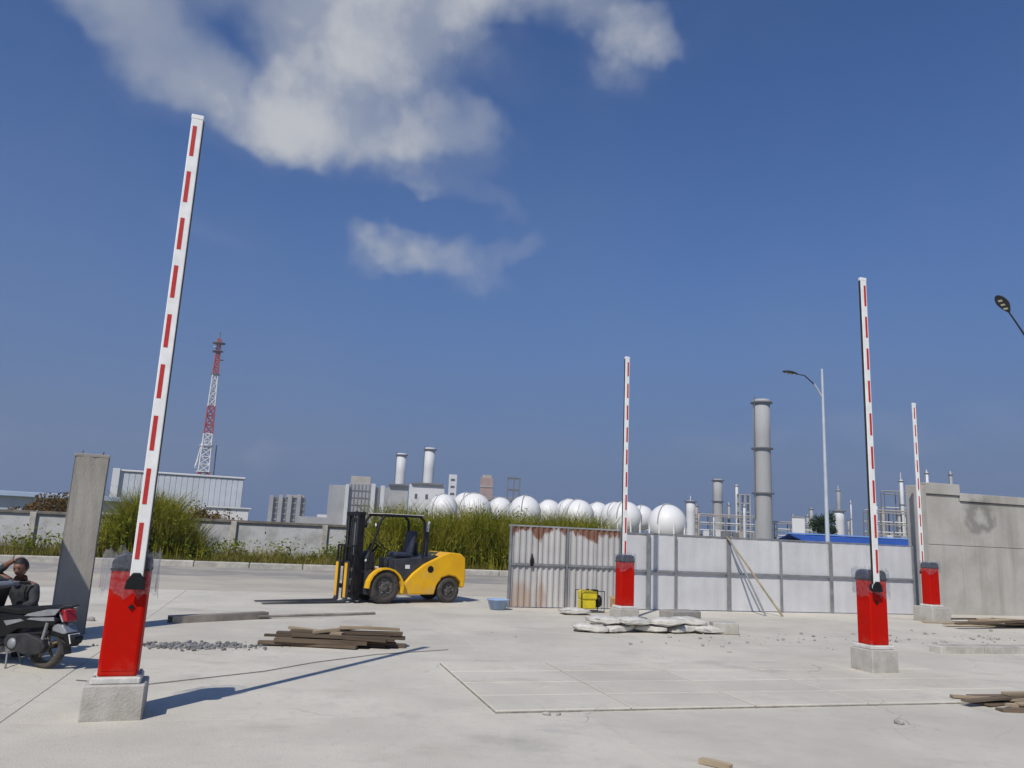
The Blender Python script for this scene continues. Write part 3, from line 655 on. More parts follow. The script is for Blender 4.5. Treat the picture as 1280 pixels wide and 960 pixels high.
cw = [(-2.2, .36), (-2.23, .62), (-2.21, 1.08), (-2.08, 1.19), (-1.75, 1.22), (-1.48, 1.12), (-1.05, .92), (-.75, .70), (-.5, .42), (-.42, .2), (-1.36, .2), (-1.42, .42), (-1.55, .6), (-1.75, .66), (-1.95, .63), (-2.1, .5), (-2.14, .36)]
o = MB().prism(cw, -.54, .54, .03).build('counterweight', M['yellow'], fk)
for s in (-1, 1):
    MB().lathe([(0, 0), (.085, 0), (.085, .012), (0, .012)], 14, (-1.22, s*.543, .80), RX(R(90)), False).build('tie_down_hole', M['black'], o)
MB().prism([(-1.5, 1.10), (-1.0, .90), (-.72, .68), (-.5, .45), (-.3, .5), (-.28, 1.02), (-.9, 1.06), (-1.4, 1.14)], -.47, .47, .02).build('engine_hood', M['fdark'], fk)
o = MB().prism([(-.52, .2), (-.5, .5), (.05, .5), (.3, .78), (.42, .78), (.42, .2)], -.44, .44, .02).build('floor_frame', M['fdark'], fk)
MB().bbox((-.35, .50, .34), (.3, .12, .05), .01).build('step', M['fdark'], o)
MB().prism([(.16, .6), (.4, .6), (.44, 1.02), (.34, 1.2), (.24, 1.16), (.2, 1.0)], -.36, .36, .02).build('dashboard', M['fdark'], fk)
MB().prism([(-.95, .2), (-.42, .2), (-.3, .36), (-.42, .5), (-.7, .5)], -.53, .53, .01).build('battery_box', M['yellow'], fk)
for s in (-1, 1):
    mb = MB(); pts = []
    for k in range(11):
        a = R(195-k*19.5); pts.append((.0+.47*math.cos(a), .36+.47*math.sin(a)))
    poly = pts+[(x*.9+.0, .36+(z-.36)*.92) for x, z in reversed(pts)]
    mb.prism(poly, s*.46 if s > 0 else -.66, s*.66 if s > 0 else -.46, .0); mb.build('front_fender', M['yellow'], fk)
    for x, r_, w, y in ((0, .38, .22, .52), (-1.76, .30, .19, .47)):
        t_ = MB(); t_.lathe([(r_*.58, -w/2), (r_*.86, -w/2), (r_*.97, -w/2+.03), (r_, -w/4), (r_, w/4), (r_*.97, w/2-.03), (r_*.86, w/2), (r_*.58, w/2)], 28, (0, 0, 0), RX(R(90)))
        wh = t_.build('wheel', M['tyre'], fk); wh.location = (x, s*y, r_)
        MB().lathe([(0, -w*.3), (r_*.2, -w*.42), (r_*.24, -w*.32), (r_*.5, -w*.22), (r_*.58, -w*.4), (r_*.6, w*.4), (r_*.5, w*.22), (r_*.24, w*.32), (r_*.2, w*.42), (0, w*.3)], 24, (0, 0, 0), RX(R(90))).build('rim', M['rimgrey'], wh)
        for q in range(6):
            MB().lathe([(0, 0), (.014, 0), (.014, .02), (0, .02)], 6, (r_*.36*math.cos(q*1.047), -s*w*.24*-1, r_*.36*math.sin(q*1.047)), RX(R(-90*s)), False).build('wheel_nut', M['chrome'], wh)
# seat, steering
MB().bbox((-.62, 0, 1.12), (.46, .46, .12), .04, seg=2).build('seat', M['seatblue'], fk)
MB().bbox((-.88, 0, 1.42), (.13, .44, .58), .05, RY(R(-10)), 2).build('seat_back', M['seatblue'], fk)
sc = MB().tube([(.25, 0, 1.0), (-.02, 0, 1.33)], .03, 8).build('steering_column', M['black'], fk)
mb = MB(); ax = Vector((-.27, 0, .33)).normalized(); e1 = Vector((0, 1, 0)); e2 = ax.cross(e1)
mb.tube([Vector((-.04, 0, 1.35))+(e1*math.cos(k*.314)+e2*math.sin(k*.314))*.17 for k in range(21)], .014, 6); mb.build('steering_wheel', M['black'], sc)
for k in range(3): MB().tube([(.18, -.12-.07*k, 1.12), (.06, -.13-.07*k, 1.36)], .012, 6).build('lever', M['black'], fk)
# overhead guard
for s in (-1, 1):
    MB().tube([(.42, s*.44, .78), (.36, s*.44, 1.2), (.16, s*.43, 1.9), (.05, s*.42, 2.04)], .032, 8).build('guard_post', M['black'], fk)
    MB().tube([(-1.02, s*.44, 1.0), (-1.06, s*.44, 1.6), (-1.02, s*.43, 1.95), (-.92, s*.42, 2.04)], .034, 8).build('guard_post', M['black'], fk)
    MB().box((-.44, s*.42, 2.05), (1.04, .06, .05)).build('guard_rail', M['black'], fk)
    lp = MB().lathe([(0, 0), (.06, 0), (.07, .05), (.05, .08), (0, .09)], 14, (.16, s*.36, 1.8), RY(R(90))).build('work_light', M['black'], fk)
    MB().lathe([(0, 0), (.055, .003), (0, .012)], 14, (.245, s*.36, 1.8), RY(R(90))).build('lens', M['glassw'], lp)
    MB().lathe([(0, 0), (.03, 0), (.03, .02), (0, .02)], 10, (.44, s*.4, .98), RY(R(90)), False).build('indicator', M['glassw'], fk)
for k in range(6): MB().box((-.86+k*.168, 0, 2.055), (.035, .80, .03)).build('guard_bar', M['black'], fk)
M['roofpl'] = mat('guard rain sheet', (.55, .53, .48), .5, 0, .1, 3)
MB().bbox((-.44, 0, 2.085), (1.1, .9, .018), .006).build('roof_sheet', M['roofpl'], fk)
MB().tube([(-1.2, .3, 1.05), (-1.2, .3, 1.7)], .04, 10).build('exhaust_pipe', M['fdark'], fk)
MB().tube([(-1.2, .3, 1.7), (-1.2, .3, 1.86), (-1.24, .3, 1.94)], .036, 10).build('exhaust_tip', M['chrome'], fk)
MB().tube([(-1.2, -.28, 1.05), (-1.2, -.28, 1.42)], .06, 10).build('air_intake', M['fdark'], fk)
MB().box((-.62, .473, .85), (.12, .006, .09)).build('data_plate', M['glassw'], fk)
MB().lathe([(0, 0), (.05, 0), (.05, .14), (.03, .2), (0, .2)], 12, (-.42, .40, .62)).build('fluid_tank', M['steelp'], fk)
# mast, carriage, forks
for s in (-1, 1):
    mb = MB(); mb.box((.60, s*.36, 1.07), (.14, .03, 2.02)); mb.box((.54, s*.33, 1.07), (.02, .08, 2.02)); mb.box((.66, s*.33, 1.07), (.02, .08, 2.02)); mb.build('outer_rail', M['black'], fk)
    mb = MB(); mb.box((.62, s*.285, 1.08), (.11, .028, 2.0)); mb.box((.67, s*.26, 1.08), (.018, .05, 2.0)); mb.build('inner_rail', M['fdark'], fk)
    MB().tube([(.53, s*.20, .15), (.53, s*.20, 1.95)], .04, 10).build('lift_cylinder', M['fdark'], fk)
    MB().tube([(.56, s*.10, .5), (.56, s*.10, 2.0)], .012, 6).build('lift_chain', M['steelp'], fk)
    MB().tube([(.1, s*.28, .55), (.52, s*.30, .75)], .035, 8).build('tilt_cylinder', M['fdark'], fk)
    f_ = MB().prism([(.80, .95), (.86, .95), (.87, .10), (.90, .055), (2.75, .03), (2.75, .018), (.84, .012), (.80, .06)], s*.27-.065, s*.27+.065, .004).build('fork', M['fdark'], fk)
    MB().box((.873, s*.27, .52), (.012, .134, .78)).build('fork_shank_paint', M['yellow'], f_)
mb = MB(); mb.box((.61, 0, 2.05), (.16, .78, .09)); mb.build('mast_crosshead', M['black'], fk)
mb = MB(); mb.box((.61, 0, .16), (.14, .72, .1)); mb.box((.61, 0, 1.0), (.05, .7, .07)); mb.build('mast_tie', M['black'], fk)
for s in (-1, 1): MB().tube([(.52, s*.05, .3), (.50, s*.06, 1.2), (.52, s*.05, 2.0), (.60, s*.05, 2.12), (.68, s*.05, 1.9), (.70, s*.05, 1.0)], .014, 6).build('hydraulic_hose', M['rubber'], fk)
ca = MB().box((.765, 0, .86), (.05, 1.02, .10)).box((.765, 0, .36), (.05, 1.02, .10)).build('carriage', M['black'], fk)
mb = MB(); mb.box((.775, 0, 1.30), (.03, 1.06, .045))
mb.box((.775, .51, .85), (.03, .045, .92)); mb.box((.775, -.51, .85), (.03, .045, .92))
for k in range(-2, 3): mb.box((.775, k*.17, 1.09), (.025, .03, .40))
mb.build('load_backrest', M['black'], ca)

# ------------------------------------------------------------------ scooter
M['sblack'] = mat('scooter black gloss', (.008, .008, .010), .3, 0, .2, 5, spec=.3)
M['ssilver'] = mat('scooter silver', (.33, .34, .36), .3, .45, .1, 6)
M['sgrey'] = mat('scooter matt grey', (.035, .035, .037), .6, 0, .2, 7, spec=.25)
M['tail'] = mat('red tail lens', (.30, .012, .015), .2, 0, .1, 8)
M['gold'] = mat('dusty alloy', (.22, .17, .10), .5, .3, .3, 9)
hd = Vector((-.965, .26, 0)).normalized()
st = thing('motor_scooter', 'black and silver motor scooter parked beside the nearest barrier', 'scooter', (-5.20, 9.30, 0), math.atan2(hd.y, hd.x)); st.scale = (.90, .90, .89)
def spart(name, poly, w, m, bev=.02, y=0.0, parent=None): return MB().prism(poly, y-w/2, y+w/2, bev).build(name, m, parent or st)
for x in (0, 1.28):
    tw = MB(); r_ = .285; w = .105
    tw.lathe([(.20, -.035), (.235, -.05), (.265, -.045), (.283, -.02), (.286, 0), (.283, .02), (.265, .045), (.235, .05), (.20, .035)], 30, (0, 0, 0), RX(R(90)))
    wh = tw.build('wheel', M['tyre'], st); wh.location = (x, 0, r_-.002)
    rm = MB(); rm.lathe([(.195, -.035), (.207, -.035), (.207, .035), (.195, .035)], 30, (0, 0, 0), RX(R(90)))
    for q in range(5):
        a = q*1.2566+.3; rm.tube([(.03*math.cos(a), 0, .03*math.sin(a)), (.2*math.cos(a), 0, .2*math.sin(a))], [.024, .016], 6)
    rm.lathe([(0, -.06), (.05, -.06), (.05, .06), (0, .06)], 14, (0, 0, 0), RX(R(90)), False); rm.build('rim', M['gold'], wh)
    MB().lathe([(.03, -.07), (.10, -.07), (.10, -.064), (.03, -.064)], 20, (0, 0, 0), RX(R(90)), False).build('brake_disc', M['steelp'], wh)
seat = spart('seat', [(-.22, .765), (.0, .785), (.28, .755), (.40, .735), (.68, .745), (.76, .72), (.74, .66), (.4, .645), (.0, .69), (-.2, .71)], .27, M['black'], .03)
body = spart('rear_body', [(.76, .66), (.3, .65), (-.12, .70), (-.22, .64), (-.15, .55), (.08, .50), (.38, .47), (.60, .34), (.74, .32)], .25, M['sblack'], .025)
for s in (-1, 1):
    spart('side_panel', [(-.25, .765), (-.05, .745), (.24, .675), (.30, .64), (.05, .65), (-.18, .68)], .02, M['ssilver'], .008, s*.14)
    spart('lower_panel', [(-.16, .655), (.2, .625), (.26, .60), (.0, .595), (-.18, .61)], .02, M['ssilver'], .006, s*.132)
    spart('side_blade', [(.62, .56), (.36, .60), (.30, .58), (.56, .50)], .02, M['ssilver'], .006, s*.128)
    MB().tube([(-.02, s*.13, .29), (-.07, s*.125, .58)], .022, 8).build('shock_absorber', M['steelp'], st)
    MB().tube([(-.05, s*.10, .70), (-.28, s*.09, .80), (-.34, s*.05, .80)], .012, 6).build('grab_rail', M['sgrey'], st)
tl = spart('tail_lamp', [(-.20, .755), (-.27, .745), (-.33, .62), (-.31, .595), (-.26, .62)], .17, M['tail'], .012)
spart('lamp_trim', [(-.175, .735), (-.20, .735), (-.285, .60), (-.26, .60)], .20, M['chrome'], .003, 0, tl)
spart('tail_fairing', [(-.12, .58), (-.28, .56), (-.36, .47), (-.30, .45), (-.12, .48)], .19, M['ssilver'], .015)
rf = spart('rear_fender', [(-.06, .48), (-.3, .47), (-.46, .43), (-.47, .39), (-.40, .30), (-.36, .31), (-.30, .40), (-.06, .43)], .15, M['black'], .01)
spart('hugger', [(.24, .44), (.0, .50), (-.18, .44), (-.30, .30), (-.33, .20), (-.29, .20), (-.24, .31), (-.14, .40), (.02, .44), (.22, .40)], .13, M['sgrey'], .006)
cvt = spart('transmission_case', [(.50, .40), (.20, .44), (-.06, .37), (-.12, .28), (-.06, .20), (.16, .17), (.46, .22), (.54, .30)], .09, M['sgrey'], .02, .125)
MB().lathe([(0, 0), (.07, 0), (.06, .02), (0, .025)], 18, (.38, .172, .30), RX(R(-90))).build('case_cover', M['steelp'], cvt)
spart('engine', [(.72, .34), (.40, .36), (.36, .20), (.55, .15), (.74, .2)], .18, M['steelp'], .02)
MB().tube([(.62, -.12, .2), (.3, -.16, .22), (.1, -.17, .26), (-.32, -.17, .36)], [.02, .022, .05, .05], 10).build('muffler', M['sgrey'], st)
spart('footboard', [(.62, .34), (.74, .31), (1.06, .33), (1.06, .24), (.66, .20), (.56, .26)], .36, M['sgrey'], .02)
spart('lower_fairing', [(.58, .26), (1.05, .24), (1.02, .16), (.66, .14)], .28, M['ssilver'], .02)
spart('leg_shield', [(1.02, .26), (1.14, .34), (1.10, .62), (.98, .98), (.92, .97), (1.01, .62), (.98, .34)], .42, M['sblack'], .03)
spart('front_fairing', [(1.12, .34), (1.24, .52), (1.20, .76), (1.04, .98), (.99, .98), (1.10, .62)], .26, M['sblack'], .03)
cow = spart('handlebar_cowl', [(.80, .99), (.92, .93), (1.06, .96), (1.14, 1.01), (1.02, 1.06), (.86, 1.05)], .28, M['ssilver'], .03)
spart('headlamp', [(1.10, .96), (1.16, 1.00), (1.12, 1.03), (1.08, 1.00)], .20, M['glassw'], .008, 0, cow)
spart('instrument_glass', [(.86, 1.045), (.98, 1.055), (.98, 1.063), (.86, 1.055)], .16, M['black'], .002, 0, cow)
for s in (-1, 1):
    MB().tube([(.93, s*.12, 1.01), (.88, s*.26, 1.01), (.83, s*.36, 1.0)], .016, 8).build('handlebar', M['steelp'], st)
    MB().tube([(.868, s*.25, 1.01), (.815, s*.375, 1.0)], .021, 8).build('grip', M['rubber'], st)
    MB().tube([(.93, s*.17, 1.0), (.93, s*.25, .98), (.885, s*.37, .98)], .008, 6).build('brake_lever', M['steelp'], st)
    MB().tube([(1.06, s*.075, .68), (1.28, s*.075, .285)], .02, 8).build('fork_leg', M['steelp'], st)
spart('front_fender', [(1.0, .38), (1.08, .54), (1.25, .60), (1.42, .54), (1.50, .44), (1.46, .44), (1.38, .52), (1.25, .565), (1.11, .51), (1.03, .36)], .14, M['sblack'], .01)
MB().tube([(.50, .11, .17), (.40, .20, .03), (.36, .24, .01)], .012, 6).build('side_stand', M['steelp'], st)
MB().tube([(.56, -.10, .16), (.50, -.13, .01)], .012, 6).build('centre_stand', M['steelp'], st)
MB().box((-.40, 0, .40), (.012, .17, .12), RY(R(20))).build('number_plate', M['glassw'], rf)

# ------------------------------------------------------------------ squatting person
M['skin'] = mat('brown skin', (.20, .095, .06), .55, 0, .1, 20)
M['jacket'] = mat('charcoal jacket', (.035, .037, .042), .85, 0, .25, 14, bump=.4, bscale=18)
M['jeans'] = mat('dark blue trousers', (.022, .026, .045), .85, 0, .25, 12, bump=.3, bscale=20)
M['hair'] = mat('black hair', (.012, .010, .009), .6, 0, .3, 30, bump=.6, bscale=70)
M['shirt'] = mat('navy shirt', (.015, .017, .05), .8, 0, .2, 10)
def skin_mesh(name, pts, edges, m, parent, root_=0, sub=2):
    me = bpy.data.meshes.new(name); me.from_pydata([p[0] for p in pts], edges, [])
    o = bpy.data.objects.new(name, me); C.objects.link(o)
    sm = o.modifiers.new('skin', 'SKIN'); sm.use_smooth_shade = True; sm.branch_smoothing = .4
    for i, p_ in enumerate(pts):
        r_ = p_[1]; r_ = r_ if isinstance(r_, tuple) else (r_, r_)
        me.skin_vertices[0].data[i].radius = r_
        me.skin_vertices[0].data[i].use_root = (i == root_)
    ss = o.modifiers.new('sub', 'SUBSURF'); ss.levels = sub; ss.render_levels = sub
    dg = bpy.context.evaluated_depsgraph_get(); m2 = bpy.data.meshes.new_from_object(o.evaluated_get(dg))
    o.modifiers.clear(); o.data = m2; m2.name = name
    m2.materials.clear(); m2.materials.append(m); m2.polygons.foreach_set('use_smooth', [True]*len(m2.polygons))
    if parent: o.parent = parent
    return o
pb = at(30, 800, 9.95)
pe = thing('person', 'person in dark jacket squatting behind the scooter, one hand raised to the head', 'person', (-5.98, 10.0, .03), R(-12))
# local: x to the picture's right, -y towards the camera; the figure faces the camera
hip = (0, .20, .24)
torso = [(hip, (.155, .13)), ((0, .13, .40), (.15, .12)), ((.0, .03, .60), (.165, .125)), ((.01, -.06, .78), (.15, .11)), ((.01, -.10, .87), (.07, .065)), ((.015, -.12, .94), (.052, .052))]
def limb(*a): return list(a)
# one body: pelvis-spine-neck, two arms, two legs
pts = [(hip, (.13, .12)), ((0, .12, .42), (.13, .11)), ((0, .02, .62), (.14, .105)), ((.01, -.06, .79), (.125, .095)), ((.01, -.10, .88), (.055, .055)), ((.015, -.115, .95), (.05, .05)),
       ((.17, -.06, .82), .06), ((.27, -.12, .62), .045), ((.13, -.32, .54), .035), ((.09, -.38, .535), .03),
       ((-.16, -.06, .83), .06), ((-.36, -.10, .95), .045), ((-.18, -.12, 1.08), .035), ((-.11, -.11, 1.115), .028),
       ((.12, .14, .24), .095), ((.20, -.22, .54), .065), ((.19, -.04, .12), .042), ((.19, -.06, .05), .038), ((.22, -.22, .03), .034),
       ((-.12, .14, .24), .095), ((-.20, -.22, .54), .065), ((-.18, -.04, .12), .042), ((-.18, -.06, .05), .038), ((-.21, -.22, .03), .034)]
ed = [(0, 1), (1, 2), (2, 3), (3, 4), (4, 5), (3, 6), (6, 7), (7, 8), (8, 9), (3, 10), (10, 11), (11, 12), (12, 13), (0, 14), (14, 15), (15, 16), (16, 17), (17, 18), (0, 19), (19, 20), (20, 21), (21, 22), (22, 23)]
body = skin_mesh('body', pts, ed, M['skin'], pe)
# head: sculpted ellipsoid with brow, nose, chin
def head_mesh(c, rot, hr=.105):
    bm = bmesh.new(); bmesh.ops.create_uvsphere(bm, u_segments=28, v_segments=20, radius=1)
    for v in bm.verts:
        x, y, z = v.co
        fx, fy, fz = .074, .095, .115
        if z < 0: k = 1-.30*min(1, -z)**1.3; x *= k; y *= (1-.12*(-z))
        X, Y_, Z = x*fx, y*fy, z*fz
        if y < -.55:
            if abs(x) < .22 and -.32 < z < .12: Y_ -= .020*(1-abs(x)/.22)*(1-(z+.32)/.44*.8)     # nose
            if .18 > abs(abs(x)-.38) and abs(z-.08) < .13: Y_ += .010                                # eye sockets
            if abs(z-.25) < .08 and abs(x) < .7: Y_ -= .005                                          # brow
            if abs(z+.52) < .06 and abs(x) < .34: Y_ -= .005                                         # lips
            if abs(z+.60) < .035 and abs(x) < .32: Y_ += .005
            if -.98 < z < -.72 and abs(x) < .4: Y_ -= .008                                           # chin
        v.co = Vector((X, Y_, Z))
    mb = MB(); mb.frombm(bm, c, rot, True)
    for s in (-1, 1): mb.ico(Vector(c)+rot @ Vector((s*.076, .008, -.004)), .03, 2, (.35, .6, 1))
    return mb
hc = Vector((.015, -.135, 1.03)); hrot = RX(R(12)) @ RZ(R(14))
hd_ = head_mesh(hc, hrot).build('head', M['skin'], pe)
bm = bmesh.new(); bmesh.ops.create_uvsphere(bm, u_segments=24, v_segments=16, radius=1)
kill = [v for v in bm.verts if v.co.z < -.35 or (v.co.y < -.35 and v.co.z < .42)]
bmesh.ops.delete(bm, geom=kill, context='VERTS')
for v in bm.verts: k = 1+random.uniform(-.03, .05); v.co = Vector((v.co.x*.081*k, v.co.y*.102*k, v.co.z*.123*k))
mb = MB(); mb.frombm(bm, hc+Vector((0, .004, .004)), hrot, True); mb.build('hair', M['hair'], hd_)
for s in (-1, 1): MB().ico(hc+hrot @ Vector((s*.028, -.079, .01)), .011, 2).build('eye', M['black'], hd_)
def hand(parent, wrist, dirv, nrm, side, curl, name='hand'):
    d = Vector(dirv).normalized(); n = Vector(nrm); n = (n-d*n.dot(d)).normalized(); w = d.cross(n)*side
    W0 = Vector(wrist); P_ = [(W0, (.024, .018)), (W0+d*.05, (.034, .016)), (W0+d*.085, (.036, .014))]; E_ = [(0, 1), (1, 2)]
    for k, (off_, ln) in enumerate(((-.028, .068), (-.009, .078), (.010, .074), (.028, .058))):
        b0 = W0+d*.085+w*off_; i = len(P_)
        a1 = d*math.cos(curl)+n*math.sin(curl); a2 = d*math.cos(curl*2)+n*math.sin(curl*2)
        P_ += [(b0+a1*.02, .0085), (b0+a1*ln*.55, .008), (b0+a1*ln*.55+a2*ln*.45, .0065)]; E_ += [(2, i), (i, i+1), (i+1, i+2)]
    i = len(P_); t0 = W0+d*.03-w*.034
    P_ += [(t0, .011), (t0+(d*.75-w*.6+n*.2)*.035, .010), (t0+(d*.95-w*.45+n*.4)*.06, .0075)]; E_ += [(1, i), (i, i+1), (i+1, i+2)]
    return skin_mesh(name, P_, E_, M['skin'], parent, 0, 1)
hand(pe, (-.135, -.115, 1.105), (.85, .05, .42), (.25, .1, -.95), 1, .30)
hand(pe, (.10, -.365, .535), (-.8, -.45, -.1), (0, .2, -1), 1, .45)
jp = [((0, .17, .33), (.155, .14)), ((0, .10, .46), (.16, .135)), ((0, .01, .64), (.175, .13)), ((.01, -.055, .79), (.15, .115)), ((.01, -.085, .85), (.085, .08)),
      ((.18, -.055, .80), .078), ((.275, -.12, .62), .062), ((.14, -.31, .545), .048), ((-.17, -.055, .81), .078), ((-.365, -.10, .945), .06), ((-.20, -.118, 1.065), .046)]
skin_mesh('jacket', jp, [(0, 1), (1, 2), (2, 3), (3, 4), (3, 5), (5, 6), (6, 7), (3, 8), (8, 9), (9, 10)], M['jacket'], pe)
tp = [((0, .20, .25), (.15, .14)), ((.12, .14, .25), .112), ((.20, -.22, .535), .080), ((.19, -.035, .13), .060), ((-.12, .14, .25), .112), ((-.20, -.22, .535), .080), ((-.18, -.035, .13), .060)]
skin_mesh('trousers', tp, [(0, 1), (1, 2), (2, 3), (0, 4), (4, 5), (5, 6)], M['jeans'], pe)
MB().ico((.012, -.135, .83), .055, 2, (1, .6, .9)).build('shirt_collar', M['shirt'], pe)
for s in (-1, 1): MB().bbox((s*.20, -.12, .035), (.095, .27, .075), .03, RZ(R(8*s)), 3).build('shoe', M['black'], pe)

# ------------------------------------------------------------------ street lamps
M['lampwhite'] = mat('lamp pole paint', (.50, .55, .60), .45, .1, .06, 2)
M['lamphead'] = mat('lamp head', (.035, .037, .04), .5, .2, .1, 6)
M['led'] = mat('led lens', (.75, .70, .55), .3, 0, .05, 9)
def lamp(base, hgt, adir, label, arm=1.15, drop=.70, finial=.55, slope=5.0):
    t = thing('street_lamp', label, 'street lamp', base, math.atan2(adir.y, adir.x), 'street lamps over the sheet fence')
    MB().tube([(0, 0, -.3), (0, 0, hgt*.5), (0, 0, hgt+finial)], [.10, .075, .045], 12).build('pole', M['lampwhite'], t)
    sl_ = R(slope); dx, dz = math.cos(sl_), math.sin(sl_)
    j = Vector((arm*.36, 0, hgt-drop+.60)); e = Vector((arm, 0, hgt+.22))
    MB().tube([(0, 0, hgt-drop), (arm*.26, 0, hgt-drop+.46), j], [.04, .038, .03], 8).build('bracket', M['lampwhite'], t)
    MB().tube([j-Vector((.06, 0, .06)), e-Vector((dx, 0, dz))*arm*.28, e, e+Vector((dx, 0, dz))*.1], [.028, .024, .022, .022], 8).build('arm', M['lamphead'], t)
    hb = MB(); bm = bmesh.new(); bmesh.ops.create_uvsphere(bm, u_segments=20, v_segments=10, radius=1)
    for v in bm.verts:
        wd = .17*(1-.45*max(0, -v.co.x)); v.co = Vector((v.co.x*.36, v.co.y*wd, v.co.z*(.075 if v.co.z > 0 else .03)))
    c = e+Vector((dx, 0, dz))*.34; rot = RY(-sl_)
    hb.frombm(bm, c, rot, True); hd2 = hb.build('lamp_head', M['lamphead'], t)
    for k in range(3): MB().box(c+rot @ Vector((-.16+k*.16, 0, -.027)), (.07, .11, .018), rot).build('led_window', M['led'], hd2)
    return t
b1 = at(1035, 690, 31.0)
lamp((b1.x, b1.y, -.3), 8.75, Vector((-.97, -.24, 0)), 'slender pale street lamp rising behind the sheet fence', 1.15, .70)
tgt = at(1254, 380, 21.0); ad = Vector((-.86, -.51, 0)).normalized(); sl2 = 34.0
bx = tgt - ad*(1.3+.34*math.cos(R(sl2)))
lamp((bx.x, bx.y, 0), tgt.z-.22-.34*math.sin(R(sl2)), ad, 'street lamp reaching its dark head over the concrete wall', 1.3, .95, .2, sl2)

# ------------------------------------------------------------------ building debris in the yard
M['wood'] = mat('weathered timber', (.17, .125, .08), .85, 0, .3, 3, stretch=(.15, 3, 3), bump=.3, col2=(.08, .055, .035), rnd=.35)
M['woodpale'] = mat('pale timber', (.42, .33, .22), .8, 0, .2, 3, stretch=(.15, 3, 3), rnd=.2)
M['steelbeam'] = mat('dusty steel beam', (.30, .265, .22), .75, .1, .2, 2)
M['stone'] = mat('broken concrete', (.38, .36, .33), .95, 0, .2, 6, bump=.4)
M['sack'] = mat('white cement sack', (.56, .54, .49), .75, 0, .08, 7, bump=.4, bscale=14)
def plank(loc, rz, size, label, group, m, pitch=0.0, roll=0.0, name='plank'):
    bm = bmesh.new(); bmesh.ops.create_cube(bm, size=1)
    bmesh.ops.subdivide_edges(bm, edges=[e for e in bm.edges if abs(e.verts[0].co.x-e.verts[1].co.x) > .5], cuts=5)
    bw_ = random.uniform(-.02, .02)
    for v in bm.verts:
        f = v.co.x; v.co = Vector((v.co.x*size[0], v.co.y*size[1]*(1+random.uniform(-.04, .04)), v.co.z*size[2]+bw_*(1-4*f*f)*.5))
    mb = MB(); mb.frombm(bm); o = mb.build(name, m, label=label, cat='plank', group=group)
    o.location = loc; o.rotation_euler = (R(roll), R(pitch), rz); return o
# timber heap in front of the forklift
A = ground(306, 803); B = ground(500, 810); dv = (B-A).normalized(); nv = Vector((-dv.y, dv.x, 0)); az = math.atan2(dv.y, dv.x)
L1 = 'weathered dark plank in the low timber heap in front of the forklift'; G1 = 'planks of the timber heap'
rr = random.Random(4)
for k in range(16):
    ln = rr.uniform(1.0, 2.0); lay = k//5
    c = A+dv*(rr.uniform(.1, .5)+ln/2+rr.uniform(0, max(0, 2.0-ln)))+nv*(rr.uniform(-.30, .30)*(1-.2*lay))+Vector((0, 0, .03+.05*lay+rr.uniform(0, .012)))
    plank(c, az+rr.gauss(0, .07), (ln, rr.uniform(.09, .16), rr.uniform(.03, .045)), L1, G1, M['wood'], rr.uniform(-.8, .8), rr.uniform(-3, 3))
for k in range(3):
    c = A+dv*(1.0+.4*k)+nv*.1+Vector((0, 0, .19+.03*k))
    plank(c, az+(-.35, .5, .15)[k], (.9, .08, .04), 'short pale batten lying on the dark timber heap, '+('lowest', 'middle', 'topmost')[k]+' of three', 'battens on the timber heap', M['woodpale'], (2, -3, 1)[k], 0, 'batten')
# long dusty steel channel
A2 = ground(212, 779); B2 = ground(332, 773); d2 = B2-A2
t = thing('steel_channel', 'long dusty steel channel lying on the concrete behind the debris', 'beam', (A2+B2)/2, math.atan2(d2.y, d2.x))
ln = d2.length; MB().box((0, 0, .115), (ln, .20, .012)).build('web', M['steelbeam'], t); MB().box((0, -.094, .05), (ln, .012, .118)).build('flange', M['steelbeam'], t); MB().box((0, .094, .05), (ln, .012, .118)).build('flange', M['steelbeam'], t)
MB().tube([(ln/2-.2, -.1, .05), (ln/2+2.3, -.25, .03)], .025, 8).build('long_pipe', M['steelbeam'], t)
# concrete crumbs
def crumbs(name, label, cx, cy, sx, sy, n, rmax, seed, m, az_=0.0):
    rr = random.Random(seed); mb = MB()
    for _ in range(n):
        r_ = rmax*rr.uniform(.12, 1)**2.2+.006; q = Vector((rr.gauss(0, sx), rr.gauss(0, sy), r_*.4)); q.rotate(Matrix.Rotation(az_, 3, 'Z'))
        mb.ico((cx+q.x, cy+q.y, q.z), r_, 1, (1, rr.uniform(.6, 1), rr.uniform(.4, .8)), .2, RZ(rr.uniform(0, 6)), False)
    return mb.build(name, m, label=label, cat='rubble', kind='stuff')
cc = ground(245, 808); crumbs('concrete_crumbs', 'scatter of broken concrete crumbs on the yard', cc.x, cc.y, .5, .15, 420, .04, 2, mat('dark gravel', (.20, .20, .20), .95, 0, .2, 6), SITE)
cc = ground(1000, 800); crumbs('concrete_crumbs', 'scatter of rubble crumbs before the sheet fence', cc.x, cc.y, 2.4, .6, 90, .045, 5, M['stone'], SITE)
cc = ground(1220, 800); crumbs('concrete_crumbs', 'crumbs of earth and stone below the concrete wall', cc.x, cc.y, 1.6, .8, 90, .05, 6, M['stone'], SITE)
def stone(px, py, r_, label, seed):
    random.seed(seed); p_ = ground(px, py); mb = MB(); mb.ico((0, 0, 0), r_, 2, (1.2, .8, .6), .16, None, False)
    o = mb.build('stone', M['stone'], label=label, cat='stone'); o.location = (p_.x, p_.y, r_*.4); o.rotation_euler.z = seed; return o
stone(683, 894, .035, 'small dark stone at the near edge of the paved island', 3); stone(698, 894, .028, 'tiny stone beside the small dark one on the island edge', 4)
stone(1124, 905, .05, 'brown stone lying alone on the near concrete', 5); stone(113, 776, .07, 'dark lump of concrete at the foot of the tall pillar', 6)
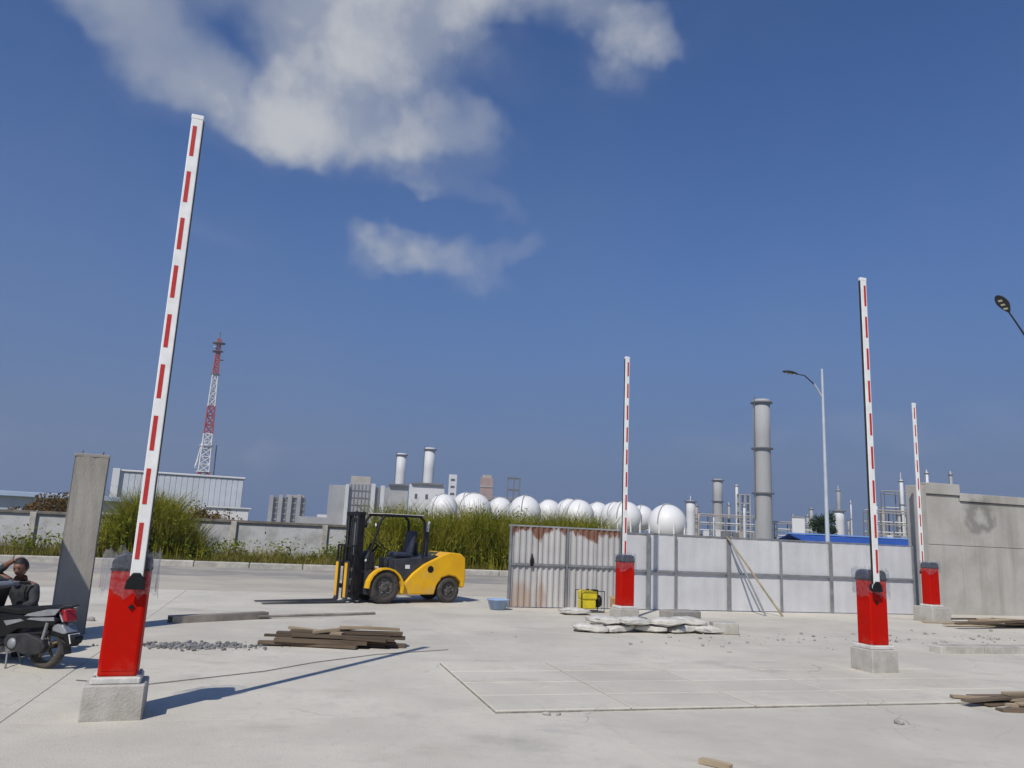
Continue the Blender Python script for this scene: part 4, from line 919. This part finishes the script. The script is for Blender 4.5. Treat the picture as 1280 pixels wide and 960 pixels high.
p = ground(884, 957); o = plank((p.x+.06, p.y-.02, .02), R(-38), (.26, .07, .04), 'short brown wood offcut on the near concrete', None, M['woodpale'], 0, 0, 'wood_offcut')
# sacks and blocks before the fence
def sack(p_, rz, label, group, sc_=1.0, pitch=0):
    bm = bmesh.new(); bmesh.ops.create_cube(bm, size=1); bmesh.ops.subdivide_edges(bm, edges=bm.edges[:], cuts=5, use_grid_fill=True)
    for v in bm.verts:
        x, y, z = v.co*2; k = (1-abs(x)**4*.45)*(1-abs(y)**4*.45)
        v.co = Vector((x*.34*(1-.04*y*y), y*.21*(1-.05*x*x), z*.07*k*(1-.25*x*x)+.014*math.sin(5*x+3*y+rz*9)*(1-abs(x))+random.uniform(-.010, .010)))*sc_
    mb = MB(); mb.frombm(bm, smooth=True); o = mb.build('cement_sack', M['sack'], label=label, cat='sack', group=group); o.location = p_; o.rotation_euler = (0, R(pitch), rz); return o
rr = random.Random(9); base = ground(812, 790)
for k in range(9):
    q = base+E1*((k % 5-2)*.62+rr.uniform(-.08, .08)+(.3 if k >= 5 else 0))+E2*rr.uniform(-.12, .12)
    sack((q.x, q.y, .075+(.135 if k >= 5 else 0)), SITE+rr.uniform(-.5, .5), 'white cement sack on top of the low sack heap' if k >= 5 else 'white cement sack in the bottom layer of the sack heap', 'cement sacks heaped on the yard', 1, rr.uniform(-4, 4))
p = ground(718, 768); sack((p.x, p.y, .075), SITE, 'single white sack beside the small yellow engine', None)
def block(px, py, size, label, rz=0.0, m='conc', z=0.0):
    p_ = ground(px, py); mb = MB(); mb.bbox((0, 0, size[2]/2), size, .02, seg=2); o = mb.build('concrete_block', M[m], label=label, cat='block'); o.location = (p_.x, p_.y, z); o.rotation_euler.z = SITE+rz; return o
block(850, 784, (.75, .45, .34), 'grey concrete block behind the white cement sacks', .2)
block(905, 792, (.5, .35, .22), 'small pale concrete block at the end of the sack heap', -.3, 'plinth')
# small yellow engine, carton, blue basin
M['yel2'] = mat('lemon yellow enamel', (.62, .50, .02), .4, 0, .1, 5)
p = S(7.22, 17.65); t = thing('portable_engine', 'small yellow and black portable engine before the rusty fence sheets', 'engine', p, SITE)
MB().bbox((-.05, 0, .40), (.40, .34, .22), .05, seg=3).build('fuel_tank', M['yel2'], t)
MB().bbox((-.06, 0, .19), (.36, .28, .22), .02).build('engine_block', M['yel2'], t)
o = MB().lathe([(0, 0), (.14, 0), (.16, .04), (.13, .10), (0, .11)], 18, (.17, 0, .26), RY(R(90))).build('recoil_starter', M['black'], t)
MB().lathe([(0, 0), (.04, 0), (.04, .03), (0, .035)], 12, (-.05, 0, .505)).build('fuel_cap', M['black'], t)
MB().bbox((.10, -.05, .46), (.14, .2, .14), .02).build('air_filter', M['black'], t)
for s in (-1, 1):
    MB().tube([(-.28, s*.2, .02), (-.28, s*.2, .5), (.3, s*.2, .5), (.3, s*.2, .02), (-.28, s*.2, .02)], .013, 6).build('frame_tube', M['black'], t)
M['carton'] = mat('brown carton', (.40, .26, .13), .8, 0, .1, 4)
p = S(7.95, 17.45); t = thing('carton', 'brown cardboard carton standing beside the barrier plinth', 'box', p, SITE+.1)
MB().bbox((0, 0, .17), (.42, .32, .34), .006).build('body', M['carton'], t)
for s in (-1, 1): MB().box((0, s*.17, .35), (.42, .16, .006), RX(R(14*s))).build('flap', M['carton'], t)
M['blueplastic'] = mat('pale blue plastic', (.30, .42, .62), .45, 0, .1, 5)
p = ground(622, 762); t = thing('plastic_basin', 'pale blue plastic basin left at the end of the rusty fence', 'basin', p)
MB().lathe([(0, .01), (.18, .012), (.25, .22), (.275, .225), (.275, .235), (.24, .235), (.17, .03), (0, .03)], 24).build('bowl', M['blueplastic'], t)
# plank heaps below the concrete wall
L2 = 'brown plank in the heap below the concrete wall'; G2 = 'planks heaped below the concrete wall'
rr = random.Random(21); c0 = ground(1245, 783)
for k in range(15):
    ln = rr.uniform(1.4, 3.0); c = c0+E1*rr.uniform(-.9, 1.6)+E2*rr.uniform(-.6, .55)+Vector((0, 0, .03+.045*(k//4)))
    plank(c, SITE+rr.gauss(0, .16), (ln, rr.uniform(.10, .2), rr.uniform(.025, .045)), ('pale yellow' if k % 3 else 'dark brown')+' plank in the heap below the concrete wall', G2, M['woodpale'] if k % 3 else M['wood'], rr.uniform(-2, 2), rr.uniform(-4, 4))
L3 = 'loose plank lying on the near concrete of the yard edge'; G3 = 'loose planks on the near yard'
c0 = ground(1268, 884)
for k in range(9):
    ln = rr.uniform(.8, 1.5); c = c0+E1*rr.uniform(-.1, 1.0)+E2*rr.uniform(-.28, .32)+Vector((0, 0, .022+.04*(k//4)))
    plank(c, SITE+rr.gauss(0, .2)-.12, (ln, rr.uniform(.07, .14), rr.uniform(.02, .035)), ('dark brown' if k % 2 else 'pale yellow')+' loose plank lying on the near concrete of the yard edge', G3, M['wood'] if k % 2 else M['woodpale'], rr.uniform(-1.5, 1.5), rr.uniform(-3, 3))
# raised concrete edging on the right
u0, v0 = UV(ground(1185, 816))
ke = thing('concrete_edging', 'low raised concrete edging strip before the plank heap', 'edging', S(u0, v0), SITE)
for k in range(7): MB().bbox((k*.99+.2, 0, .05), (.975, .28, .16), .012).build('edging_block', M['kerb'], ke)

cp_ = [ground(x, y, .008) for x, y in ((95, 850), (135, 853), (178, 856), (250, 848), (330, 839), (392, 828), (470, 818), (560, 812))]
MB().tube(cp_, .005, 6).build('cord', mat('grey cord', (.16, .15, .14), .9), label='thin dark cord trailing across the concrete past the nearest barrier', cat='cord')

# ------------------------------------------------------------------ works and plant beyond the wall
M['clad'] = mat('white cladding', (.55, .58, .62), .6, 0, .05, .2)
M['cladblue'] = mat('pale blue roof sheet', (.42, .52, .66), .5, 0, .06, .3)
M['blueroof'] = mat('deep blue roof sheet', (.025, .085, .36), .5, 0, .1, .5)
M['bluelite'] = mat('light blue gutter', (.22, .40, .72), .5, 0, .05, .5)
M['pgrey'] = mat('plant grey', (.36, .36, .355), .8, 0, .1, .06)
M['pdark'] = mat('plant dark steel', (.15, .145, .14), .8, 0, .15, .1)
M['pbeige'] = mat('plant beige', (.42, .37, .31), .8, 0, .1, .08)
M['pwhite'] = mat('plant white', (.66, .66, .66), .6, 0, .05, .05)
M['tank'] = mat('tank white', (.80, .79, .77), .5, 0, .03, .05)
M['stack'] = mat('stack concrete', (.37, .37, .36), .8, 0, .08, .05, stretch=(1, 1, .3))
M['mred'] = mat('mast red', (.45, .05, .04), .6, 0, .1, .3)
M['mwhite'] = mat('mast white', (.72, .72, .72), .6, 0, .05, .3)
M['windark'] = mat('dark opening', (.06, .065, .07), .6, 0, .1, .3)
GZ = -.35
def px2m(Y): return Y/FPX*1.02
def base_at(px, Y): p_ = at(px, 670, Y); return Vector((p_.x, p_.y, GZ))
def top_z(px, py, Y): return at(px, py, Y).z-GZ
def face(p_): return math.atan2(-p_.x, p_.y)         # turn a facade towards the site
def block_building(name, label, px0, px1, py, Y, depth, m, cat='building', roofm=None, group=None):
    pc_ = (px0+px1)/2; b_ = base_at(pc_, Y); w = (at(px1, py, Y)-at(px0, py, Y)).x; hh = top_z(pc_, py, Y)
    t_ = thing(name, label, cat, b_, face(b_), group)
    MB().bbox((0, depth/2, hh/2), (w, depth, hh), min(w, hh)*.01).build('wall', m, t_)
    return t_, w, hh

# long low works building far left
t, w, hh = block_building('works_shed', 'long low shed with pale blue roof edge far behind the wall', -150, 142, 619, 120, 14, M['clad'])
MB().bbox((0, 6.6, hh+.35), (w+.8, 15.2, .75), .05).build('roof', M['cladblue'], t)
for k in range(14): MB().box((-w/2+w*(k+.5)/14, -.03, hh*.5), (.12, .1, hh*.98)).build('cladding_rib', M['clad'], t)
# white warehouse
t, w, hh = block_building('white_warehouse', 'big white clad warehouse below the red and white mast', 146, 292, 594, 205, 26, M['clad'])
n = 22
for k in range(n): MB().box((-w/2+w*(k+.5)/n, -.06, hh*.5), (w/n-.22, .12, hh*.985)).build('cladding_panel', M['clad'], t)
MB().bbox((0, 13, hh+.3), (w+.8, 27, .5), .1).build('roof', M['pwhite'], t)
MB().bbox((-w/2-.3, 2.0, hh*.52), (1.7, 6, hh*1.07), .05).build('gable_fin', M['pwhite'], t)
t, w, hh = block_building('white_annex', 'flat white annex at the foot of the white warehouse', 255, 306, 635, 195, 8, M['pwhite'])
MB().box((0, 4, hh+.15), (w+1.2, 9, .3)).build('roof', M['pwhite'], t)
# lattice mast
Y = 380; b_ = at(264, 510, Y); b_.z = GZ; hh = top_z(272, 424, Y)
t = thing('lattice_mast', 'tall red and white banded lattice radio mast', 'mast', b_, .4)
bands = [('mwhite', 0, .075), ('mred', .075, .27), ('mwhite', .27, .475), ('mred', .475, .625), ('mwhite', .625, .80), ('mred', .80, 1.0)]
def mw(f): return 4.6*(1-f)+1.5
for mn, f0, f1 in bands:
    mb = MB(); nseg = max(2, int((f1-f0)*26))
    for i in range(nseg):
        a, b = f0+(f1-f0)*i/nseg, f0+(f1-f0)*(i+1)/nseg
        ca = [Vector((sx*mw(a)/2, sy*mw(a)/2, a*hh)) for sx, sy in ((-1, -1), (1, -1), (1, 1), (-1, 1))]
        cb = [Vector((sx*mw(b)/2, sy*mw(b)/2, b*hh)) for sx, sy in ((-1, -1), (1, -1), (1, 1), (-1, 1))]
        for q in range(4):
            mb.tube([ca[q], cb[q]], .34, 5, False); mb.tube([ca[q], cb[(q+1) % 4]], .20, 4, False); mb.tube([ca[(q+1) % 4], cb[q]], .20, 4, False); mb.tube([cb[q], cb[(q+1) % 4]], .2, 4, False)
    mb.build('lattice_section', M[mn], t)
for f, r_ in ((.80, 2.2), (.93, 2.6), (.975, 3.2), (.27, 3.6), (.41, 3.4)):
    MB().lathe([(r_*.4, 0), (r_, 0), (r_, .35), (r_*.4, .35)], 12, (0, 0, f*hh), None, False).build('platform', M['pdark'] if f > .7 else M['mwhite'], t)
for k in range(5):
    a = k*1.3; MB().lathe([(0, 0), (.9, .25), (1.0, .6), (0, .6)], 12, (2.1*math.cos(a), 2.1*math.sin(a), hh*(.88+.022*k)), None, False).build('dish', M['mwhite'] if k % 2 else M['pdark'], t)
MB().tube([(0, 0, hh), (0, 0, hh+4)], .25, 6).build('spire', M['pdark'], t)
MB().tube([(-4.2, -1, hh*.29), (-1.6, 0, hh*.47)], .3, 5).tube([(-4.2, -1, hh*.29), (-1.6, 0, hh*.29)], .25, 5).tube([(-4.0, -1, hh*.30), (-3.2, -1, hh*.34)], .5, 5).build('outrigger', M['mwhite'], t)
MB().tube([(5.2, 1, 0), (4.6, 1, hh*.42)], .30, 6).build('feeder_ladder', M['pdark'], t)
# silo group
t, w, hh = block_building('silo_block', 'small grey block of silos with four tower bays far off', 333, 377, 622, 640, 14, M['pdark'])
for k in range(4):
    x = -w/2+w*(k+.25)/4
    MB().bbox((x, -1.2, hh*(.53+.012*k)), (w*.115, 4, hh*(1.06+.024*k)), .2).build('silo', M['pgrey'], t)
    for q in range(4): MB().box((x+w*.125, -.2, hh*(.22+.2*q)), (w*.10, .6, hh*.05)).build('floor_slab', M['pgrey'], t)
MB().bbox((w*.2, 3, hh*1.06), (w*.5, 8, hh*.10), .2).build('headhouse', M['pbeige'], t)
# big grey boiler block
Y = 760; t, w, hh = block_building('boiler_block', 'large grey boiler hall left of the twin stacks', 432, 459, 604, Y, 40, M['pgrey'])
k_ = (at(460, 600, Y)-at(459, 600, Y)).x
MB().bbox((0, 18, hh+3), (w*.9, 30, 8), .3).build('penthouse', M['pbeige'], t)
MB().bbox((-w/2-13*k_, 14, hh*.47), (23*k_, 30, hh*.93), .3).build('hopper_hall', M['pgrey'], t)
MB().bbox((-w/2-2.2*k_, -1.0, hh*.48), (4.4*k_, 8, hh*.96), .2).build('stair_shaft', M['pwhite'], t)
for dx, ww, mm, f in ((2.6, 5, 'pwhite', 1.0), (8, 6, 'pdark', .93), (14, 5, 'pwhite', .97), (19.5, 7, 'pgrey', .93)):
    MB().bbox((w/2+dx*k_, 3 if mm == 'pdark' else -1, hh*f/2), (ww*k_, 12, hh*f), .2).build('duct_bay', M[mm], t)
for q in range(5): MB().box((0, -.3, hh*(.2+.16*q)), (w*.96, .8, .9)).build('girder', M['pdark'], t)
for q in range(6): MB().box((-w/2+w*(q+.5)/6, -.35, hh*.5), (.8, .8, hh*.96)).build('column', M['pdark'], t)
# boiler houses with twin stacks
def stack(px0, px1, ptop, pbot, Y, label, m='pwhite', name='chimney_stack', z0=None, rings=2, group=None, taper=.92):
    pc_ = (px0+px1)/2; b_ = base_at(pc_, Y); r_ = (at(px1, ptop, Y)-at(px0, ptop, Y)).x/2; hh = top_z(pc_, ptop, Y)
    p0 = at(pc_, pbot, Y); p1 = at(pc_, ptop, Y); b_ = Vector((p0.x*.5+p1.x*.5, p0.y, GZ))
    t_ = thing(name, label, 'chimney', b_, 0, group)
    MB().lathe([(r_/taper, 0), (r_, hh*.75), (r_, hh), (r_*.8, hh), (r_*.8, hh-3)], 20).build('shaft', M[m], t_)
    for k in range(rings):
        z = hh*(1-.04-.30*k) if k else hh*.975
        MB().lathe([(r_*.98, 0), (r_*1.32, 0), (r_*1.32, max(.5, r_*.16)), (r_*.98, max(.5, r_*.16))], 20, (0, 0, z), None, False).build('gallery', M['pdark'], t_)
    MB().tube([(-r_*1.1, -r_*.5, hh*.2), (-r_*1.05, -r_*.5, hh*1.02)], max(.12, r_*.07), 5).build('ladder', M['pdark'], t_)
    return t_
t, w, hh = block_building('boiler_house', 'grey boiler house under the first white twin stack', 482, 506, 607, 600, 20, M['pgrey'])
MB().box((0, -.2, hh*.46), (w*.98, .5, .8)).build('ledge', M['pdark'], t); MB().bbox((0, 0, hh+.6), (w*1.05, 6, 1.4), .1).build('roof_walkway', M['pdark'], t)
t, w, hh = block_building('boiler_house', 'white boiler house under the second white twin stack', 508, 552, 606, 590, 22, M['pwhite'])
MB().bbox((0, 2, hh+.7), (w*.9, 8, 1.6), .1).build('roof_walkway', M['pdark'], t)
for k in range(3): MB().box((-w*.3+k*w*.3, -.1, hh*.75), (w*.07, .4, hh*.10)).build('window', M['windark'], t)
MB().bbox((w*.1, -2, hh*.25), (w*.3, 5, hh*.4), .1).build('lean_to', M['pgrey'], t)
stack(495, 507, 567, 607, 607, 'left white stack of the twin pair on the boiler houses', group=None, rings=1)
stack(530, 543, 560, 604, 598, 'right white stack of the twin pair on the boiler houses', rings=1)
t, w, hh = block_building('white_tower', 'slim white tower block right of the twin stacks', 557, 567, 593, 640, 8, M['pwhite'], 'tower')
for q in range(4): MB().box((0, -.1, hh*(.55+.12*q)), (w*.5, .4, hh*.035)).build('window', M['windark'], t)
t, w, hh = block_building('process_building', 'reddish brown process building behind the sphere tanks', 597, 613, 597, 700, 14, mat('process red', (.36, .25, .21), .8, 0, .1, .1))
MB().bbox((-w*1.1, 3, hh*.36), (w*1.3, 12, hh*.72), .2).build('wing', M['pbeige'], t); MB().bbox((0, 4, hh+1), (w*.7, 6, 3), .1).build('penthouse', M['pbeige'], t)
for q in range(3): MB().box((0, -.3, hh*(.4+.22*q)), (w*1.02, .8, 1.0)).build('floor_band', M['pbeige'], t)
def frame_tower(name, label, px0, px1, ptop, Y, levels=4, m='pdark', cols=3):
    pc_ = (px0+px1)/2; b_ = base_at(pc_, Y); w = (at(px1, ptop, Y)-at(px0, ptop, Y)).x; hh = top_z(pc_, ptop, Y)
    t_ = thing(name, label, 'structure', b_, 0)
    for i in range(cols):
        x = -w/2+w*i/(cols-1)
        for y in (0, w*.6): MB().box((x, y, hh/2), (w*.12, w*.12, hh)).build('column', M[m], t_)
    for k in range(levels): MB().box((0, w*.3, hh*(k+1)/levels-w*.03), (w*1.12, w*.74, w*.10)).build('deck', M[m], t_)
    return t_, w, hh
frame_tower('steel_frame_tower', 'open dark steel frame tower behind the sphere tanks', 632, 647, 597, 640, 5)
# sphere tanks
sp = [(554, 618, 16, 1), (582, 616, 14, 0), (593, 617, 18.5, 1), (625, 622, 14, 0), (656, 620, 17.5, 1), (686, 625, 14, 0), (711, 624, 14.5, 0), (723, 625, 17, 1), (747, 628, 13, 0), (768, 628, 15, 0), (781, 627, 18.5, 1), (802, 632, 13.5, 0), (834, 631, 20.8, 1)]
names = ['first in the row, below the right hand stack', 'second in the row, half hidden by its neighbour', 'third in the row, large with a stair across it', 'fourth in the row, small and set back', 'fifth in the row, below the steel frame tower', 'sixth in the row, set back between two larger ones', 'seventh in the row, overlapped by its neighbour', 'eighth in the row, large above the rusty fence', 'ninth in the row, small and set back', 'tenth in the row, behind the middle barrier boom', 'eleventh in the row, large beside the middle barrier boom', 'twelfth in the row, set back beside the last', 'largest, last in the row beside the slim white vessel']
for (px, pt, r_, fr), nm in zip(sp, names):
    r_ *= 1.14
    Y = 8.6*FPX/r_ if fr else 9.2*FPX/r_; Y = min(Y, 560)
    rad = r_*Y/FPX*1.0; ct = at(px, pt+r_, Y); b_ = Vector((ct.x, ct.y, GZ))
    t = thing('sphere_tank', 'white spherical gas tank '+nm, 'tank', b_, random.uniform(-.5, .5), 'white sphere tanks of the plant')
    cz = ct.z-GZ
    MB().lathe([(rad*math.cos(R(-90+k*9)), cz+rad*math.sin(R(-90+k*9))) for k in range(21)], 32).build('shell', M['tank'], t)
    for k in range(8):
        a = k*.785+.2; MB().tube([(rad*.96*math.cos(a), rad*.96*math.sin(a), 0), (rad*.96*math.cos(a), rad*.96*math.sin(a), cz)], .45, 6).build('leg', M['tank'], t)
    MB().lathe([(rad*.10, 0), (rad*.22, 0), (rad*.22, rad*.05), (rad*.10, rad*.05)], 14, (0, 0, cz+rad*.985), None, False).build('top_platform', M['pgrey'], t)
    mb = MB(); mb.tube([((rad*1.02)*math.cos(R(e))*-.6, -(rad*1.02)*math.cos(R(e))*.8, cz+rad*1.02*math.sin(R(e))) for e in range(0, 85, 8)], .28, 5); mb.build('stair', M['pgrey'], t)
# vessels and stacks to the right
def vessel(px0, px1, ptop, Y, label, m='pwhite', plat=2, spire=0.0):
    t_ = stack(px0, px1, ptop, 660, Y, label, m, 'process_vessel', rings=plat, taper=1.0); t_['category'] = 'vessel'
    if spire:
        hh = top_z((px0+px1)/2, ptop, Y); MB().tube([(0, 0, hh), (0, 0, hh+spire)], .3, 6).build('vent', M['pwhite'], t_)
    return t_
vessel(857, 869, 626, 470, 'slim white process vessel beside the last sphere tank', 'pwhite', 1, 3)
stack(891, 903, 599, 655, 520, 'short grey stack with bright cap left of the tall stack', 'stack', rings=2)
tall = stack(943, 963, 500, 655, 430, 'tall concrete stack with ringed galleries and side ladder', 'stack', rings=3)
vessel(919, 923, 606, 560, 'thin pale column just left of the tall stack', 'pwhite', 1)
frame_tower('flare_derrick', 'small open derrick beside the tall stack', 925, 938, 618, 540, 6, 'pgrey', 3)
vessel(1046, 1051, 612, 560, 'thin grey column with round drum right of the street lamp', 'pgrey', 2, 3)
vessel(1042, 1055, 638, 555, 'squat pale drum at the foot of the thin grey column', 'pwhite', 1)
vessel(1125, 1130, 600, 420, 'white flare column over the pipe racks by the concrete wall', 'pwhite', 2, 4)
vessel(1158, 1162, 590, 330, 'white vent pipe showing above the concrete wall', 'pwhite', 1, 1)
vessel(1188, 1192, 592, 330, 'second white vent pipe above the concrete wall', 'pgrey', 1, 1)
# pipe racks: rows of frames with pipes
def rack(label, px0, px1, ptop, Y, m='pgrey', seed=1):
    rr = random.Random(seed); b0 = base_at(px0, Y); b1_ = base_at(px1, Y); L_ = (b1_-b0).x; hh = top_z((px0+px1)/2, ptop, Y)
    t_ = thing('pipe_rack', label, 'pipe rack', b0, 0, 'pipe racks of the plant')
    nb = max(4, int(L_/9))
    for k in range(nb+1):
        for y in (0, 5): MB().box((L_*k/nb, y, hh/2), (.5, .5, hh)).build('column', M['pdark'], t_)
    for z in (.45, .7, .97): MB().box((L_/2, 2.5, hh*z), (L_, 5.6, .4)).build('deck', M[m], t_)
    for z in (.5, .74, 1.01):
        for k in range(3): MB().tube([(0, 1+1.5*k, hh*z+.4), (L_, 1+1.5*k, hh*z+.4)], .35, 6).build('pipe', M['pwhite' if (k+int(z*10)) % 2 else 'pbeige'], t_)
    for k in range(int(L_/2.2)):
        x = rr.uniform(0, L_); q = rr.uniform(.8, 3.2); MB().bbox((x, -1, q*.9+hh*.1), (q, q, q*1.6+hh*.25), .1).build('unit', M[rr.choice(['pgrey', 'pdark', 'pbeige', 'pwhite', 'pdark'])], t_)
    return t_
rack('low pipe rack between the last sphere tank and the tall stack', 868, 946, 645, 480, 'pbeige', 2)
rack('low pipe rack between the tall stack and the green tree', 955, 1022, 654, 460, 'pgrey', 3)
rack('pipe rack with beige decks left of the concrete wall', 1086, 1150, 640, 400, 'pbeige', 5)
rack('high pipe rack half hidden by the concrete wall', 1108, 1200, 617, 520, 'pgrey', 7)
rack('pipe rack low behind the sphere tanks', 640, 870, 655, 620, 'pgrey', 9)
t, w, hh = block_building('control_house', 'small white control house right of the tall stack', 991, 1006, 647, 300, 5, M['pwhite'])
MB().box((0, 2.5, hh+.2), (w+.6, 5.6, .3)).build('roof', M['pgrey'], t)
t, w, hh = block_building('low_works', 'low grey works buildings between the silos and the boiler hall', 372, 412, 646, 560, 12, M['pgrey'])
MB().box((w*.2, 5, hh+1), (w*.3, 8, 2)).build('roof_box', M['pwhite'], t)
rr = random.Random(77)
for k in range(16):
    px = rr.uniform(866, 944) if k < 6 else (rr.uniform(966, 1016) if k < 9 else rr.uniform(1056, 1136))
    w_ = rr.uniform(1.6, 4.5); vessel(px, px+w_, rr.uniform(628, 650), rr.uniform(430, 520), 'slim pale process column among the pipe racks behind the fence', rr.choice(['pwhite', 'pgrey', 'pbeige']), rr.choice([1, 2]), rr.uniform(0, 2))['group'] = 'process columns among the pipe racks'
rack('pipe rack with vessels left of the sphere tanks', 560, 650, 622, 690, 'pgrey', 13)
# blue roofed shed behind the fence
Y = 62; p0 = at(1016, 680, Y); p1 = at(1180, 686, Y+3); d_ = p1-p0; d_.z = 0; ln = d_.length
t = thing('blue_shed', 'low long shed with deep blue roof behind the sheet fence', 'shed', ((p0.x+p1.x)/2, (p0.y+p1.y)/2, GZ), math.atan2(d_.y, d_.x))
hz = top_z(1020, 664, Y)
MB().box((0, 3.2, (hz-1.3)/2), (ln-.4, 6, hz-1.3)).build('wall', M['clad'], t)
mb = MB(); mb.prism([(0, 0), (0, .06), (3.4, .95), (6.8, .06), (6.8, 0), (3.4, .88)], -ln/2, ln/2); 
rf_ = mb.build('roof', M['blueroof'], t); rf_.rotation_euler.z = R(90); rf_.location = (0, -.2, hz-1.15)
for v in range(2): pass
rf_.rotation_euler.z = R(90); rf_.location = (0, -.25, hz-1.2); rf_.scale = (1, 1, 1)
MB().bbox((0, -.30, hz-1.05), (ln+.3, .16, .34), .02).build('fascia', M['blueroof'], t)
MB().box((0, 3.2, hz-.18), (ln+.3, .5, .1)).build('ridge_cap', M['bluelite'], t)
for k in range(6): MB().bbox((-ln/2+ln*(k+.5)/6, .17, (hz-1.3)*.55), (1.3, .08, .9), .02).build('window', M['windark'], t)

# ------------------------------------------------------------------ air
hm = bpy.data.materials.new('hazy air'); hm.use_nodes = True; nt = hm.node_tree; nt.nodes.remove(nt.nodes['Principled BSDF'])
pv_ = nt.nodes.new('ShaderNodeVolumePrincipled'); pv_.inputs['Color'].default_value = (.86, .90, .96, 1); pv_.inputs['Density'].default_value = .00042; pv_.inputs['Anisotropy'].default_value = .2
nt.links.new(pv_.outputs[0], nt.nodes['Material Output'].inputs['Volume'])
hb = MB(); hb.box((0, 500, 59), (2060, 1360, 122)); hb.build('haze', hm, kind='stuff')
